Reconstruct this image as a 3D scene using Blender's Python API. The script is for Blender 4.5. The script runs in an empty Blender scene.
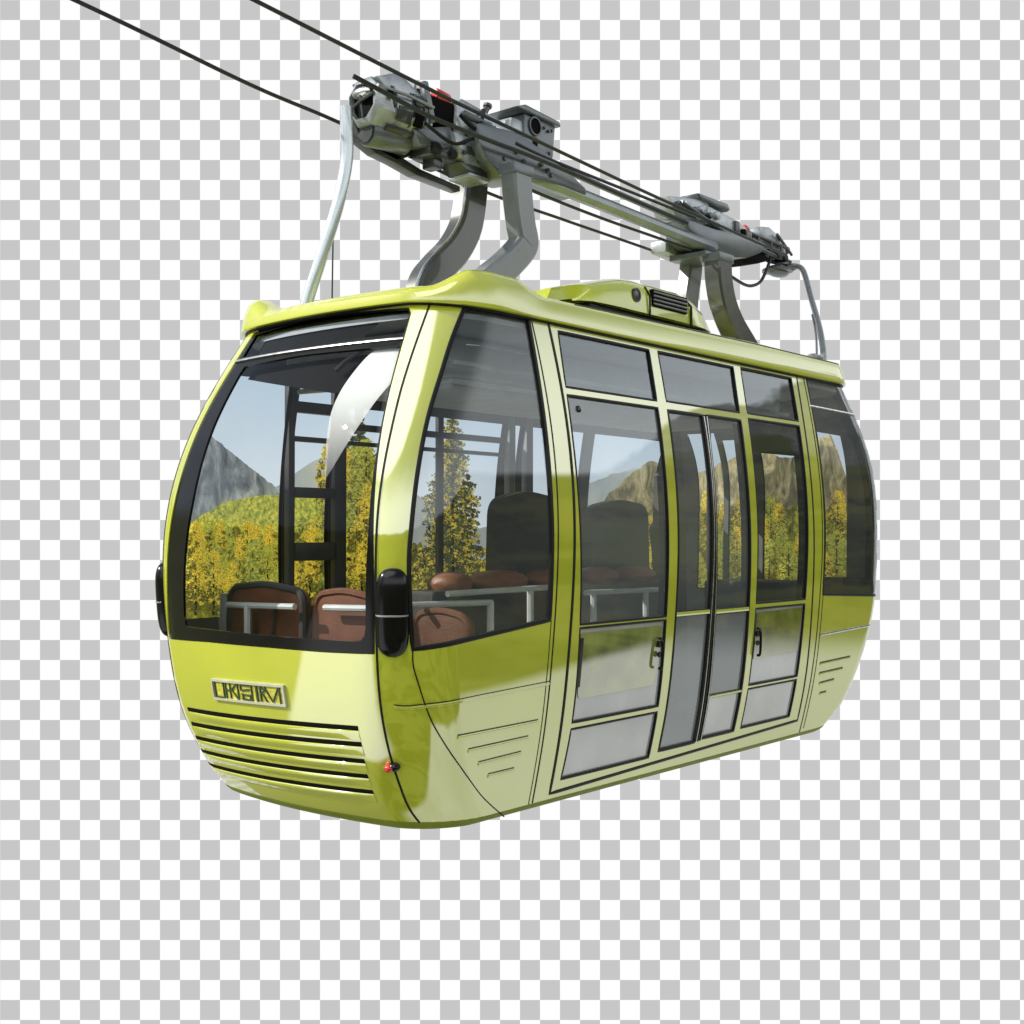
import bpy, bmesh, math, random
import numpy as np
from mathutils import Vector, Matrix, geometry
random.seed(7)
scene = bpy.context.scene
COL = scene.collection

# ------------------------------------------------------------------ materials
def new_mat(name):
    m = bpy.data.materials.new(name); m.use_nodes = True
    nt = m.node_tree; nt.nodes.clear()
    out = nt.nodes.new('ShaderNodeOutputMaterial')
    return m, nt, out
def link(nt, a, b): nt.links.new(a, b)
def principled(name, col, rough=.5, metal=0., coat=0., coat_ior=1.5, var=.0, scale=8., bump=0., bscale=60., spec=.5, emit=0.):
    m, nt, out = new_mat(name)
    p = nt.nodes.new('ShaderNodeBsdfPrincipled')
    p.inputs['Base Color'].default_value = (*col, 1); p.inputs['Roughness'].default_value = rough
    p.inputs['Metallic'].default_value = metal; p.inputs['Coat Weight'].default_value = coat
    p.inputs['Coat IOR'].default_value = coat_ior; p.inputs['Coat Roughness'].default_value = .015
    p.inputs['Specular IOR Level'].default_value = spec
    tc = nt.nodes.new('ShaderNodeTexCoord')
    if var:
        n = nt.nodes.new('ShaderNodeTexNoise'); n.inputs['Scale'].default_value = scale; n.inputs['Detail'].default_value = 5
        link(nt, tc.outputs['Object'], n.inputs['Vector'])
        r = nt.nodes.new('ShaderNodeValToRGB')
        r.color_ramp.elements[0].position = .3; r.color_ramp.elements[1].position = .7
        r.color_ramp.elements[0].color = (*[c*(1-var) for c in col], 1); r.color_ramp.elements[1].color = (*[min(1, c*(1+var)) for c in col], 1)
        link(nt, n.outputs['Fac'], r.inputs['Fac']); link(nt, r.outputs['Color'], p.inputs['Base Color'])
        mr = nt.nodes.new('ShaderNodeMapRange'); mr.inputs['To Min'].default_value = max(.02, rough*(1-var)); mr.inputs['To Max'].default_value = min(1, rough*(1+var))
        link(nt, n.outputs['Fac'], mr.inputs['Value']); link(nt, mr.outputs['Result'], p.inputs['Roughness'])
    if bump:
        n2 = nt.nodes.new('ShaderNodeTexNoise'); n2.inputs['Scale'].default_value = bscale; n2.inputs['Detail'].default_value = 3
        link(nt, tc.outputs['Object'], n2.inputs['Vector'])
        b = nt.nodes.new('ShaderNodeBump'); b.inputs['Strength'].default_value = bump; b.inputs['Distance'].default_value = .01
        link(nt, n2.outputs['Fac'], b.inputs['Height']); link(nt, b.outputs['Normal'], p.inputs['Normal'])
    if emit:
        p.inputs['Emission Color'].default_value = (*col, 1); p.inputs['Emission Strength'].default_value = emit
    link(nt, p.outputs[0], out.inputs['Surface'])
    return m
def glass(name, tint, f0, haze=0., wav=.0):
    m, nt, out = new_mat(name)
    t = nt.nodes.new('ShaderNodeBsdfTransparent'); t.inputs['Color'].default_value = (*tint, 1)
    g = nt.nodes.new('ShaderNodeBsdfGlossy'); g.inputs['Roughness'].default_value = .0; g.inputs['Color'].default_value = (.90, .96, 1, 1)
    lw = nt.nodes.new('ShaderNodeFresnel'); lw.inputs['IOR'].default_value = f0
    if wav:
        tc = nt.nodes.new('ShaderNodeTexCoord'); n = nt.nodes.new('ShaderNodeTexNoise'); n.inputs['Scale'].default_value = 2.2
        link(nt, tc.outputs['Object'], n.inputs['Vector'])
        b = nt.nodes.new('ShaderNodeBump'); b.inputs['Strength'].default_value = wav; b.inputs['Distance'].default_value = .02
        link(nt, n.outputs['Fac'], b.inputs['Height']); link(nt, b.outputs['Normal'], g.inputs['Normal'])
    mx = nt.nodes.new('ShaderNodeMixShader')
    link(nt, lw.outputs[0], mx.inputs[0]); link(nt, t.outputs[0], mx.inputs[1]); link(nt, g.outputs[0], mx.inputs[2])
    res = mx.outputs[0]
    if haze:      # grey veil standing in for hazy reflections in the pane
        d = nt.nodes.new('ShaderNodeBsdfDiffuse'); d.inputs['Color'].default_value = (.60, .63, .65, 1); m2 = nt.nodes.new('ShaderNodeMixShader')
        tc2 = nt.nodes.new('ShaderNodeTexCoord'); n2 = nt.nodes.new('ShaderNodeTexNoise'); n2.inputs['Scale'].default_value = 1.6; n2.inputs['Detail'].default_value = 6
        link(nt, tc2.outputs['Object'], n2.inputs['Vector']); mr2 = nt.nodes.new('ShaderNodeMapRange'); mr2.inputs['To Min'].default_value = haze*.55; mr2.inputs['To Max'].default_value = haze*1.45
        link(nt, n2.outputs['Fac'], mr2.inputs['Value']); link(nt, mr2.outputs[0], m2.inputs[0]); link(nt, res, m2.inputs[1]); link(nt, d.outputs[0], m2.inputs[2]); res = m2.outputs[0]
    link(nt, res, out.inputs['Surface'])
    return m
M = {}
M['paint'] = principled('lime_paint', (.545, .59, .036), .30, coat=1, coat_ior=3.3, var=.05, scale=3, spec=.4)
M['paint_roof'] = principled('lime_roof_paint', (.54, .585, .032), .30, coat=1, coat_ior=2.35, var=.05, scale=3, spec=.4)
M['paint_pod'] = principled('lime_pod_paint', (.50, .56, .03), .28, coat=1, coat_ior=1.8, var=.06, scale=4, spec=.4)
M['paint_dull'] = principled('lime_underbody', (.20, .24, .02), .6, var=.1, spec=.2)
M['black'] = principled('black_gloss', (.005, .005, .006), .18, var=.2, spec=.32)
M['rubber'] = principled('black_rubber', (.008, .009, .008), .45, var=.2, spec=.25)
M['hole'] = principled('ceiling_shadow_black', (.003, .003, .003), .8, spec=.1, var=.1)
M['glass'] = glass('side_glass', (.88, .92, .94), 1.95, haze=.13, wav=.05)
M['glass_top'] = glass('grey_top_glass', (.72, .79, .84), 2.05, wav=.05)
M['glass_dark'] = glass('dark_tinted_glass', (.82, .84, .86), 1.66, haze=.05, wav=.05)
M['glass_mirror'] = glass('lower_door_glass', (.85, .87, .88), 2.7, haze=.30, wav=.08)
M['windscreen'] = glass('windscreen_glass', (.93, .95, .96), 1.3, wav=.02)
M['film'] = principled('grey_infill_glass', (.43, .445, .45), .12, coat=1, coat_ior=2.1, var=.22, scale=2.4)
M['silver'] = principled('silver_sheen', (.62, .63, .63), .28, metal=1., var=.15, scale=20)
M['steel'] = principled('grey_steel_paint', (.145, .165, .182), .30, metal=.25, coat=.1, var=.16, scale=7, bump=.05)
M['steel_dark'] = principled('dark_steel', (.06, .066, .068), .36, metal=.4, coat=.3, var=.3, scale=9, bump=.05)
M['steel_lite'] = principled('pale_grey_casting', (.38, .41, .44), .30, metal=.35, coat=.2, var=.38, scale=8, bump=.12)
M['white_tube'] = principled('white_tube_enamel', (.60, .66, .72), .25, metal=.45, coat=.4, var=.08)
M['cable'] = principled('wire_rope', (.028, .031, .03), .42, metal=.3, var=.3, scale=40, bump=.3, bscale=120)
M['red'] = principled('red_lamp_lens', (.55, .03, .02), .2, coat=.6, var=.15)
M['leather'] = principled('brown_leather', (.135, .045, .018), .5, var=.3, scale=5, bump=.15, bscale=90)
M['leather_lite'] = principled('tan_leather', (.30, .12, .055), .5, var=.25, scale=7, bump=.15, bscale=90)
M['dark_seat'] = principled('charcoal_upholstery', (.034, .034, .034), .6, var=.3, bump=.1)
M['trim'] = principled('dark_window_trim', (.035, .036, .036), .4, var=.3)
M['lining'] = principled('grey_wall_lining', (.14, .14, .14), .6, var=.12)
M['grey_trim'] = principled('grey_pillar_trim', (.28, .29, .30), .5, var=.1)
M['ceiling'] = principled('grey_headlining', (.52, .55, .58), .8, var=.1)
M['floor'] = principled('pale_grey_fill', (.66, .67, .68), .3, var=.12, coat=.3)
M['rail'] = principled('pale_fill_strip', (.62, .66, .64), .3, var=.1, coat=.3)
M['glare'] = principled('white_glare', (.66, .67, .67), .5, var=.05)
mB, nt, out = new_mat('fading_white_glare'); tc = nt.nodes.new('ShaderNodeTexCoord'); sp = nt.nodes.new('ShaderNodeSeparateXYZ'); link(nt, tc.outputs['Object'], sp.inputs[0])  # white of the windscreen glare, fading towards the bottom
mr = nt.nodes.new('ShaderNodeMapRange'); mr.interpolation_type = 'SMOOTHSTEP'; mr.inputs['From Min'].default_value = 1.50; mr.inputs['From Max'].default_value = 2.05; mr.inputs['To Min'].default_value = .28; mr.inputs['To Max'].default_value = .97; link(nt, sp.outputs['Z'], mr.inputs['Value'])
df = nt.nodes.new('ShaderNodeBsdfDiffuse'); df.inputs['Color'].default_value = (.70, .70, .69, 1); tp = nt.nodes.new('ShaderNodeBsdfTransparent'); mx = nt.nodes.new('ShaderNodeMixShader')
link(nt, mr.outputs[0], mx.inputs[0]); link(nt, tp.outputs[0], mx.inputs[1]); link(nt, df.outputs[0], mx.inputs[2]); link(nt, mx.outputs[0], out.inputs['Surface']); M['glare'] = mB
M['slat'] = principled('grey_slat', (.12, .125, .125), .35, var=.2, coat=.3)
M['gold'] = principled('gold_enamel', (.50, .47, .06), .35, var=.35, scale=60)
M['plate_rim'] = principled('pale_plate_rim', (.46, .47, .36), .3, var=.15, coat=.4)
M['dkgreen'] = principled('dark_green_enamel', (.03, .06, .035), .4, var=.2)

# ------------------------------------------------------------------ object helpers
def tag(o, label=None, cat=None, group=None, kind=None):
    if label: o['label'] = label
    if cat: o['category'] = cat
    if group: o['group'] = group
    if kind: o['kind'] = kind
    return o
def make(name, verts, faces, mat, parent=None, normals=None, smooth=True):
    me = bpy.data.meshes.new(name)
    me.from_pydata([tuple(v) for v in verts], [], faces)
    if isinstance(mat, str): mat = M[mat]
    me.materials.append(mat); me.update()
    if smooth: me.polygons.foreach_set('use_smooth', [True]*len(me.polygons))
    if normals is not None:
        me.normals_split_custom_set_from_vertices([tuple(n) for n in normals])
    elif smooth:
        me.set_sharp_from_angle(angle=math.radians(38))
    o = bpy.data.objects.new(name, me); COL.objects.link(o)
    if parent: o.parent = parent
    return o
OX = 0.
class MB:
    def __init__(s): s.v = []; s.f = []
    def add(s, v, f):
        n = len(s.v); s.v += [tuple(x) for x in v]; s.f += [tuple(i+n for i in q) for q in f]
        return s
    def box(s, x0, x1, y0, y1, z0, z1, bev=.008, seg=2):
        bm = bmesh.new(); bmesh.ops.create_cube(bm, size=1)
        for v in bm.verts: v.co = ((x0+x1)/2+v.co.x*(x1-x0), (y0+y1)/2+v.co.y*(y1-y0), (z0+z1)/2+v.co.z*(z1-z0))
        if bev: bmesh.ops.bevel(bm, geom=bm.edges[:], offset=min(bev, .45*min(x1-x0, y1-y0, z1-z0)), segments=seg, affect='EDGES', profile=.6)
        return s._bm(bm)
    def _bm(s, bm, mat=None):
        bm.verts.index_update()
        v = [(mat @ x.co if mat else x.co.copy()) for x in bm.verts]; f = [[q.index for q in p.verts] for p in bm.faces]
        bm.free(); return s.add(v, f)
    def prism(s, poly, x0, x1, bev=.008, axis='x'):
        # poly in (y,z), extruded along x
        bm = bmesh.new()
        mk = (lambda p, x: (x, p[0], p[1])) if axis == 'x' else ((lambda p, x: (p[0], x, p[1])) if axis == 'y' else (lambda p, x: (p[0], p[1], x)))
        a = [bm.verts.new(mk(p, x0)) for p in poly]; b = [bm.verts.new(mk(p, x1)) for p in poly]
        bm.faces.new(a); bm.faces.new(b[::-1]); n = len(poly)
        for i in range(n): bm.faces.new((a[i], b[i], b[(i+1) % n], a[(i+1) % n]))
        bmesh.ops.recalc_face_normals(bm, faces=bm.faces[:])
        if bev: bmesh.ops.bevel(bm, geom=bm.edges[:], offset=bev, segments=2, affect='EDGES', profile=.6, clamp_overlap=True)
        return s._bm(bm)
    def tube(s, pts, r, n=10, cap=True):
        P = [Vector(p) for p in pts]; k = len(P)
        R = r if isinstance(r, (list, tuple)) else [r]*k
        T = [(P[min(i+1, k-1)]-P[max(i-1, 0)]).normalized() for i in range(k)]
        u = T[0].orthogonal().normalized(); v = []
        for i in range(k):
            u = (u-T[i]*u.dot(T[i])).normalized(); w = T[i].cross(u)
            for j in range(n):
                a = 2*math.pi*j/n; v.append(P[i]+(u*math.cos(a)+w*math.sin(a))*R[i])
        f = [(i*n+j, i*n+(j+1) % n, (i+1)*n+(j+1) % n, (i+1)*n+j) for i in range(k-1) for j in range(n)]
        if cap: f += [tuple(range(n))[::-1], tuple((k-1)*n+j for j in range(n))]
        return s.add(v, f)
    def cyl(s, p, q, r, n=20, bev=.0):
        p = Vector(p); q = Vector(q); d = (q-p).normalized()
        if bev: return s.tube([p, p+d*.0005, p+d*bev, q-d*bev, q-d*.0005, q], [r-bev, r-bev*.6, r, r, r-bev*.6, r-bev], n)
        return s.tube([p, q], r, n)
    def ring(s, p, q, r0, r1, n=24):   # hollow cylinder from p to q
        p = Vector(p); q = Vector(q); d = (q-p).normalized(); u = d.orthogonal().normalized(); w = d.cross(u); v = []
        for c, r in ((p, r1), (q, r1), (q, r0), (p, r0)):
            v += [c+(u*math.cos(2*math.pi*j/n)+w*math.sin(2*math.pi*j/n))*r for j in range(n)]
        f = [(i*n+j, i*n+(j+1) % n, ((i+1) % 4)*n+(j+1) % n, ((i+1) % 4)*n+j) for i in range(4) for j in range(n)]
        return s.add(v, f)
    def beam(s, pts, wx, wn, bev=.012):   # rectangular section swept along points in a y-z plane; wx across x, wn in plane
        P = [Vector(p) for p in pts]; k = len(P); v = []
        WN = wn if isinstance(wn, (list, tuple)) else [wn]*k
        for i in range(k):
            t = (P[min(i+1, k-1)]-P[max(i-1, 0)]).normalized(); nrm = Vector((1, 0, 0)).cross(t).normalized(); X = Vector((1, 0, 0))
            a = wx/2; b = WN[i]/2; e = bev
            for x, y in ((a-e, b), (a, b-e), (a, -b+e), (a-e, -b), (-a+e, -b), (-a, -b+e), (-a, b-e), (-a+e, b)): v.append(P[i]+X*x+nrm*y)
        f = [(i*8+j, i*8+(j+1) % 8, (i+1)*8+(j+1) % 8, (i+1)*8+j) for i in range(k-1) for j in range(8)]
        f += [tuple(range(8))[::-1], tuple((k-1)*8+j for j in range(8))]
        return s.add(v, f)
    def build(s, name, mat, parent=None, smooth=True):
        o = make(name, [(q[0]+OX, q[1], q[2]) for q in s.v] if OX else s.v, s.f, mat, parent, smooth=False)
        bm = bmesh.new(); bm.from_mesh(o.data); bmesh.ops.recalc_face_normals(bm, faces=bm.faces[:]); bm.to_mesh(o.data); bm.free()
        if smooth:
            o.data.polygons.foreach_set('use_smooth', [True]*len(o.data.polygons)); o.data.set_sharp_from_angle(angle=math.radians(35))
        return o
def smooth_path(pts, n=8):
    P = [Vector(p) for p in pts]; out = []
    for i in range(len(P)-1):
        a = P[max(i-1, 0)]; b = P[i]; c = P[i+1]; d = P[min(i+2, len(P)-1)]
        for k in range(n):
            t = k/n
            out.append(.5*((2*b)+(c-a)*t+(2*a-5*b+4*c-d)*t*t+(3*b-a-3*c+d)*t**3))
    out.append(P[-1]); return out

# ------------------------------------------------------------------ cabin surface: perimeter coordinate a, height z
ZK = np.array([0, .35, .8, 1.3, 1.85, 2.4])
def spl(v):
    v = np.array(v); zk = ZK; n = len(zk); h = np.diff(zk); A = np.zeros((n, n)); b = np.zeros(n); A[0, 0] = A[-1, -1] = 1
    for i in range(1, n-1):
        A[i, i-1] = h[i-1]; A[i, i] = 2*(h[i-1]+h[i]); A[i, i+1] = h[i]; b[i] = 6*((v[i+1]-v[i])/h[i]-(v[i]-v[i-1])/h[i-1])
    m = np.linalg.solve(A, b)
    def f(z):
        i = min(max(int(np.searchsorted(zk, z))-1, 0), n-2); a = zk[i+1]-z; c = z-zk[i]
        return float(m[i]*a**3/(6*h[i])+m[i+1]*c**3/(6*h[i])+(v[i]/h[i]-m[i]*h[i]/6)*a+(v[i+1]/h[i]-m[i+1]*h[i]/6)*c)
    return f
WF = spl([.83848, .90141, .94366, .96257, .91856, .81235])          # half width
LF_ = spl([1.97453, 2.16352, 2.25846, 2.26977, 2.12871, 1.82812])   # front reach
LR_ = spl([2.06347, 2.30815, 2.51512, 2.55148, 2.53214, 2.22485])   # rear reach
_lf, _lr, _wf = LF_, LR_, WF
LF_ = lambda z: _lf(z)-.025*max(0, 1-z/.16)**2
LR_ = lambda z: _lr(z)-.20*max(0, 1-z/.22)**2
RC, BOW = .27236, .1135
LF, C, LS = 1.36, .43, 4.27
def S(a, z):
    W, F, R = WF(z), LF_(z), LR_(z); m = 1
    if a < -LF/2: m = -1; a = -LF-a
    if a > 2*C+LS+LF/2: m = -1; a = 2*(2*C+LS+LF/2)-a
    def bow(x, y, l): return BOW*(1-(x/W)**2)*min(max((abs(y)-(l-RC))/RC, 0), 1)
    if a <= 0:
        x = (W-RC)*(1+a/(LF/2)); y = -F-bow(x, -F, F)
    elif a <= C:
        t = -math.pi/2+a/C*math.pi/2; x = W-RC+RC*math.cos(t); y = -(F-RC)+RC*math.sin(t); y -= bow(x, y, F)
    elif a <= C+LS:
        x = W; y = -(F-RC)+(F+R-2*RC)*(a-C)/LS
    elif a <= 2*C+LS:
        t = (a-C-LS)/C*math.pi/2; x = W-RC+RC*math.cos(t); y = R-RC+RC*math.sin(t); y += bow(x, y, R)
    else:
        x = (W-RC)*(1-(a-2*C-LS)/(LF/2)); y = R+bow(x, R, R)
    return Vector((m*x, y, z))
def N(a, z):
    e = 2e-3
    return ((S(a+e, z)-S(a-e, z)).cross(S(a, z+e)-S(a, z-e))).normalized()
def ay(y, z):           # side: y -> a
    F, R = LF_(z), LR_(z)
    f = (y+F-RC)/(F+R-2*RC)
    if f < 0:
        s = max(-1, (y+F-RC)/RC); return C*(1-math.acos(max(-1, min(1, -s)))/(math.pi/2)) if False else C*(1+math.asin(s)/(math.pi/2))
    if f > 1:
        s = min(1, (y-(R-RC))/RC); return C+LS+C*math.asin(s)/(math.pi/2)
    return C+LS*f
def ax(x, z):           # front: x -> a
    return (x/(WF(z)-RC)-1)*LF/2
def dense(poly, step=.05, closed=True):
    out = []; n = len(poly)
    for i in range(n if closed else n-1):
        p = poly[i]; q = poly[(i+1) % n]; k = max(1, int(math.hypot(q[0]-p[0], q[1]-p[1])/step+.99))
        out += [(p[0]+(q[0]-p[0])*j/k, p[1]+(q[1]-p[1])*j/k) for j in range(k)]
    if not closed: out.append(poly[-1])
    return out
def side(poly, step=.05, closed=True):       # (y,z) polygon -> dense (a,z)
    return [(ay(y, z), z) for y, z in dense(poly, step, closed)]
def front(poly, step=.05, closed=True):
    return [(ax(x, z), z) for x, z in dense(poly, step, closed)]
def roundpoly(poly, r=.03, n=4):
    out = []; k = len(poly)
    for i in range(k):
        p = Vector(poly[i]); a = Vector(poly[i-1]); b = Vector(poly[(i+1) % k])
        da = (a-p); db = (b-p); rr = min(r, da.length*.45, db.length*.45)
        s = p+da.normalized()*rr; e = p+db.normalized()*rr
        for j in range(n+1):
            t = j/n; q = s*(1-t)**2+p*2*t*(1-t)+e*t*t; out.append((q.x, q.y))
    return out
def inside(p, poly):
    x, y = p; c = False; n = len(poly); j = n-1
    for i in range(n):
        xi, yi = poly[i]; xj, yj = poly[j]
        if (yi > y) != (yj > y) and x < (xj-xi)*(y-yi)/(yj-yi)+xi: c = not c
        j = i
    return c
def mir(v, m): return (-v[0], v[1], v[2]) if m < 0 else tuple(v)
def patch(name, outer, holes, off, mat, parent=None, step=.07, m=1, lip=0., lipmat=None, lip_outer=False):
    V = []; E = []
    def loop(pl):
        n0 = len(V)
        for p in pl: V.append(Vector(p))
        E.extend((n0+i, n0+(i+1) % len(pl)) for i in range(len(pl)))
    loop(outer)
    for h in holes: loop(h)
    a0 = min(p[0] for p in outer); a1 = max(p[0] for p in outer); z0 = min(p[1] for p in outer); z1 = max(p[1] for p in outer)
    allb = [outer]+holes
    bp = [p for l in allb for p in l]; cell = {}
    for p in bp: cell.setdefault((int(p[0]/step), int(p[1]/step)), []).append(p)
    def near(p):
        i, j = int(p[0]/step), int(p[1]/step)
        for di in (-1, 0, 1):
            for dj in (-1, 0, 1):
                for q in cell.get((i+di, j+dj), ()):
                    if (q[0]-p[0])**2+(q[1]-p[1])**2 < (.4*step)**2: return True
        return False
    na = max(1, int((a1-a0)/step)); nz = max(1, int((z1-z0)/step))
    for i in range(1, na):
        for j in range(1, nz):
            p = (a0+(a1-a0)*i/na, z0+(z1-z0)*j/nz)
            if inside(p, outer) and not any(inside(p, h) for h in holes) and not near(p): V.append(Vector(p))
    v2, e2, f2 = geometry.delaunay_2d_cdt(V, E, [], 0, 1e-6)[:3]
    pts = []; nrm = []; faces = []
    for p in v2:
        n = N(p[0], p[1]); q = S(p[0], p[1])+n*off
        pts.append(mir(q, m)); nrm.append(mir(n, m))
    for f in f2:
        c = (sum(v2[i][0] for i in f)/3, sum(v2[i][1] for i in f)/3)
        if inside(c, outer) and not any(inside(c, h) for h in holes):
            A, B, D = (Vector(pts[i]) for i in f)
            g = (B-A).cross(D-A)
            if g.length < 1e-9: continue
            faces.append(tuple(f) if g.dot(Vector(nrm[f[0]])) > 0 else tuple(f)[::-1])
    if lip:
        for pl in (([outer] if lip_outer else [])+holes):
            n0 = len(pts); k = len(pl); cx = sum(p[0] for p in pl)/k; cz = sum(p[1] for p in pl)/k
            P0 = []; 
            for d in (0, -lip):
                for i, p in enumerate(pl):
                    n = N(*p); pts.append(mir(S(*p)+n*(off+d), m))
                    t = (S(*pl[(i+1) % k])-S(*pl[i-1])); nn = n.cross(t).normalized()
                    ce = S(cx, cz)-S(*p)
                    if nn.dot(ce) < 0: nn = -nn
                    nrm.append(mir(nn, m))
            for i in range(k):
                faces.append((n0+i, n0+(i+1) % k, n0+k+(i+1) % k, n0+k+i))
    return make(name, pts, faces, mat, parent, normals=nrm)
def ribbon(mb, line, w, off=.003, h=.006, m=1, closed=False, shift=0.):
    """raised strip of width w following a polyline on the skin; shift moves it sideways"""
    k = len(line); n0 = len(mb.v); v = []
    for i, p in enumerate(line):
        n = N(*p); q = S(*p)
        pa = line[(i-1) % k] if closed else line[max(i-1, 0)]; pb = line[(i+1) % k] if closed else line[min(i+1, k-1)]
        t = (S(*pb)-S(*pa)).normalized(); b = n.cross(t).normalized()
        c = q+b*shift
        for d, o in ((-.5, off-h), (-.5, off-.001), (-.38, off), (.38, off), (.5, off-.001), (.5, off-h)): v.append(mir(c+b*w*d+n*o, m))
    f = []
    for i in range(k if closed else k-1):
        j = (i+1) % k
        for r in range(5):
            q = (i*6+r, i*6+r+1, j*6+r+1, j*6+r); f.append(q if m > 0 else q[::-1])
    if not closed: f += [tuple(range(6)), tuple((k-1)*6+r for r in range(6))[::-1]]
    mb.add(v, f); return mb
def polyfit(tab, deg=3):
    t = np.array(tab); c = np.polyfit(t[:, 0], t[:, 1], deg); return lambda z: float(np.polyval(c, z))
def catmull(pts, n=5, closed=False):
    k = len(pts); out = []
    for i in range(k if closed else k-1):
        g = lambda j: Vector(pts[j % k]) if closed else Vector(pts[min(max(j, 0), k-1)])
        a, b, c, d = g(i-1), g(i), g(i+1), g(i+2)
        for q in range(n):
            t = q/n; r = .5*((2*b)+(c-a)*t+(2*a-5*b+4*c-d)*t*t+(3*b-a-3*c+d)*t**3); out.append((r.x, r.y))
    if not closed: out.append(tuple(pts[-1]))
    return out

# ------------------------------------------------------------------ the cable car
CAR = bpy.data.objects.new('cable_car', None); COL.objects.link(CAR); CAR.location = (0, 0, 0)
tag(CAR, 'lime green and glass cable car cabin hanging by grey arms from its roller carriage', 'cable car')

# boundaries on the side, as y(z)
L0 = polyfit([(2.34, -1.334), (1.9, -1.304), (1.4, -1.296), (1.0, -1.312), (.6, -1.318), (.03, -1.351)])
L1 = polyfit([(2.34, -1.202), (1.8, -1.178), (1.2, -1.168), (.7, -1.194), (.056, -1.223)])
L2 = polyfit([(2.35, 1.39), (1.8, 1.355), (1.2, 1.352), (.8, 1.353), (.5, 1.34), (.1, 1.31)])
L3 = polyfit([(2.35, 1.489), (1.8, 1.478), (1.2, 1.473), (.8, 1.456), (.5, 1.42), (.1, 1.385)])
B0 = polyfit([(2.304, -1.135), (1.4, -1.13), (1.0, -1.112), (.6, -1.112), (.11, -1.153)])
B1 = polyfit([(2.3, -.335), (1.9, -.350), (1.1, -.345), (.8, -.346), (.4, -.372), (.12, -.386)])
B2 = polyfit([(2.3, -.250), (2.0, -.25), (1.4, -.255), (.9, -.243), (.6, -.275), (.13, -.302)])
B3 = polyfit([(1.98, .103), (.9, .096), (.6, .084), (.14, .062)])
B4 = polyfit([(1.97, .155), (1.4, .146), (.87, .158), (.6, .152), (.14, .130)])
B5 = polyfit([(2.31, .568), (2.0, .535), (1.5, .53), (.9, .54), (.4, .513), (.15, .497)])
B6 = polyfit([(2.31, .655), (2.0, .636), (1.5, .618), (.9, .626), (.4, .592), (.15, .574)])
B7 = polyfit([(2.31, 1.309), (2.0, 1.288), (1.2, 1.267), (.86, 1.255), (.4, 1.208), (.16, 1.192)])
ZB = lambda y: .056+.06*(y+1.22)/2.55      # door section sill
def quad(fa, fb, z0, z1, n=10):
    dz = (z1-z0)/n
    return [(fa(z0+dz*i), z0+dz*i) for i in range(n+1)]+[(fb(z1-dz*i), z1-dz*i) for i in range(n+1)]
def vline(f, z0, z1, n=24): return [(f(z0+(z1-z0)*i/n), z0+(z1-z0)*i/n) for i in range(n+1)]
PANES = dict(P1=quad(B0, B1, 2.025, 2.305), P2=quad(B2, B5, 2.03, 2.308), P3=quad(B6, B7, 2.033, 2.314),
             P4=quad(B0, B1, .868, 1.985), P5=quad(B2, B3, .886, 1.98), P6=quad(B4, B5, .88, 1.982), P7=quad(B6, B7, .897, 2.0),
             P8=quad(B0, B1, .39, .850), P9=quad(B2, B3, .138, .866), P10=quad(B4, B5, .39, .858), P11=quad(B6, B7, .41, .865),
             P12=quad(B0, B1, .115, .358), P13=quad(B4, B5, .150, .382), P14=quad(B6, B7, .156, .388))
DOORSEC = [(L1(z), z) for z in np.linspace(.056, 2.338, 24)]+[(L2(z), z) for z in np.linspace(2.338, .116, 24)]
SEAM = catmull([(.125, 2.41), (.121, 2.369), (.108, 2.148), (.098, 1.953), (.093, 1.78), (.086, 1.6), (.082, 1.437), (.083, 1.277), (.088, 1.029), (.091, .788), (.096, .599), (.106, .418), (.119, .228), (.128, .101), (.141, .028)], 4)
REND = lambda a: 2*C+LS-a
WIN1 = catmull([(1.096, .905), (1.09, 1.189), (1.069, 1.425), (1.012, 1.661), (.915, 1.939), (.81, 2.151), (.69, 2.345)], 4)+ \
       catmull([(.267, 2.36), (.249, 2.195), (.240, 2.01), (.226, 1.807), (.219, 1.574), (.215, 1.35), (.212, 1.2), (.220, .999), (.228, .82)], 4)
WIN1 = [(ay(-1.340-.012*abs(z-1.3), z), z) for z in np.linspace(.903, 2.345, 26)]+WIN1[25:]
RWIN = [(ay(1.497+.03*(z-.9)/1.4, z), z) for z in np.linspace(.918, 2.345, 26)]+[(C+LS+.33, z) for z in np.linspace(2.355, .868, 26)]
ap = lambda pts: pts
# front windscreen outlines
WS_OUT = [(-1.419, .782), (-.995, .793), (-.539, .795), (-.171, .794), (.083, .798)]+catmull([(.084, .85), (.084, 1.029), (.078, 1.197), (.068, 1.366), (.060, 1.536), (.054, 1.727), (.052, 1.958), (.052, 2.1), (.052, 2.204), (.050, 2.31)], 3) + \
         [(.03, 2.343), (-.132, 2.351), (-.709, 2.364), (-1.30, 2.362), (-1.335, 2.34)]+catmull([(-1.338, 2.207), (-1.345, 1.952), (-1.345, 1.681), (-1.350, 1.461), (-1.365, 1.213), (-1.385, .98), (-1.412, .81)], 3)
WS_IN = [(-1.215, .865), (-1.19, .856), (-.534, .849), (-.008, .848), (.018, .854), (.036, .875)]+catmull([(.043, .922), (.042, 1.096), (.044, 1.277), (.042, 1.476), (.042, 1.727), (.042, 2.025), (.042, 2.150)], 3) + \
        [(-.661, 2.160), (-1.19, 2.150)]+catmull([(-1.200, 2.119), (-1.196, 1.851), (-1.175, 1.502), (-1.187, 1.288), (-1.205, 1.084), (-1.222, .90)], 3)
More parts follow.
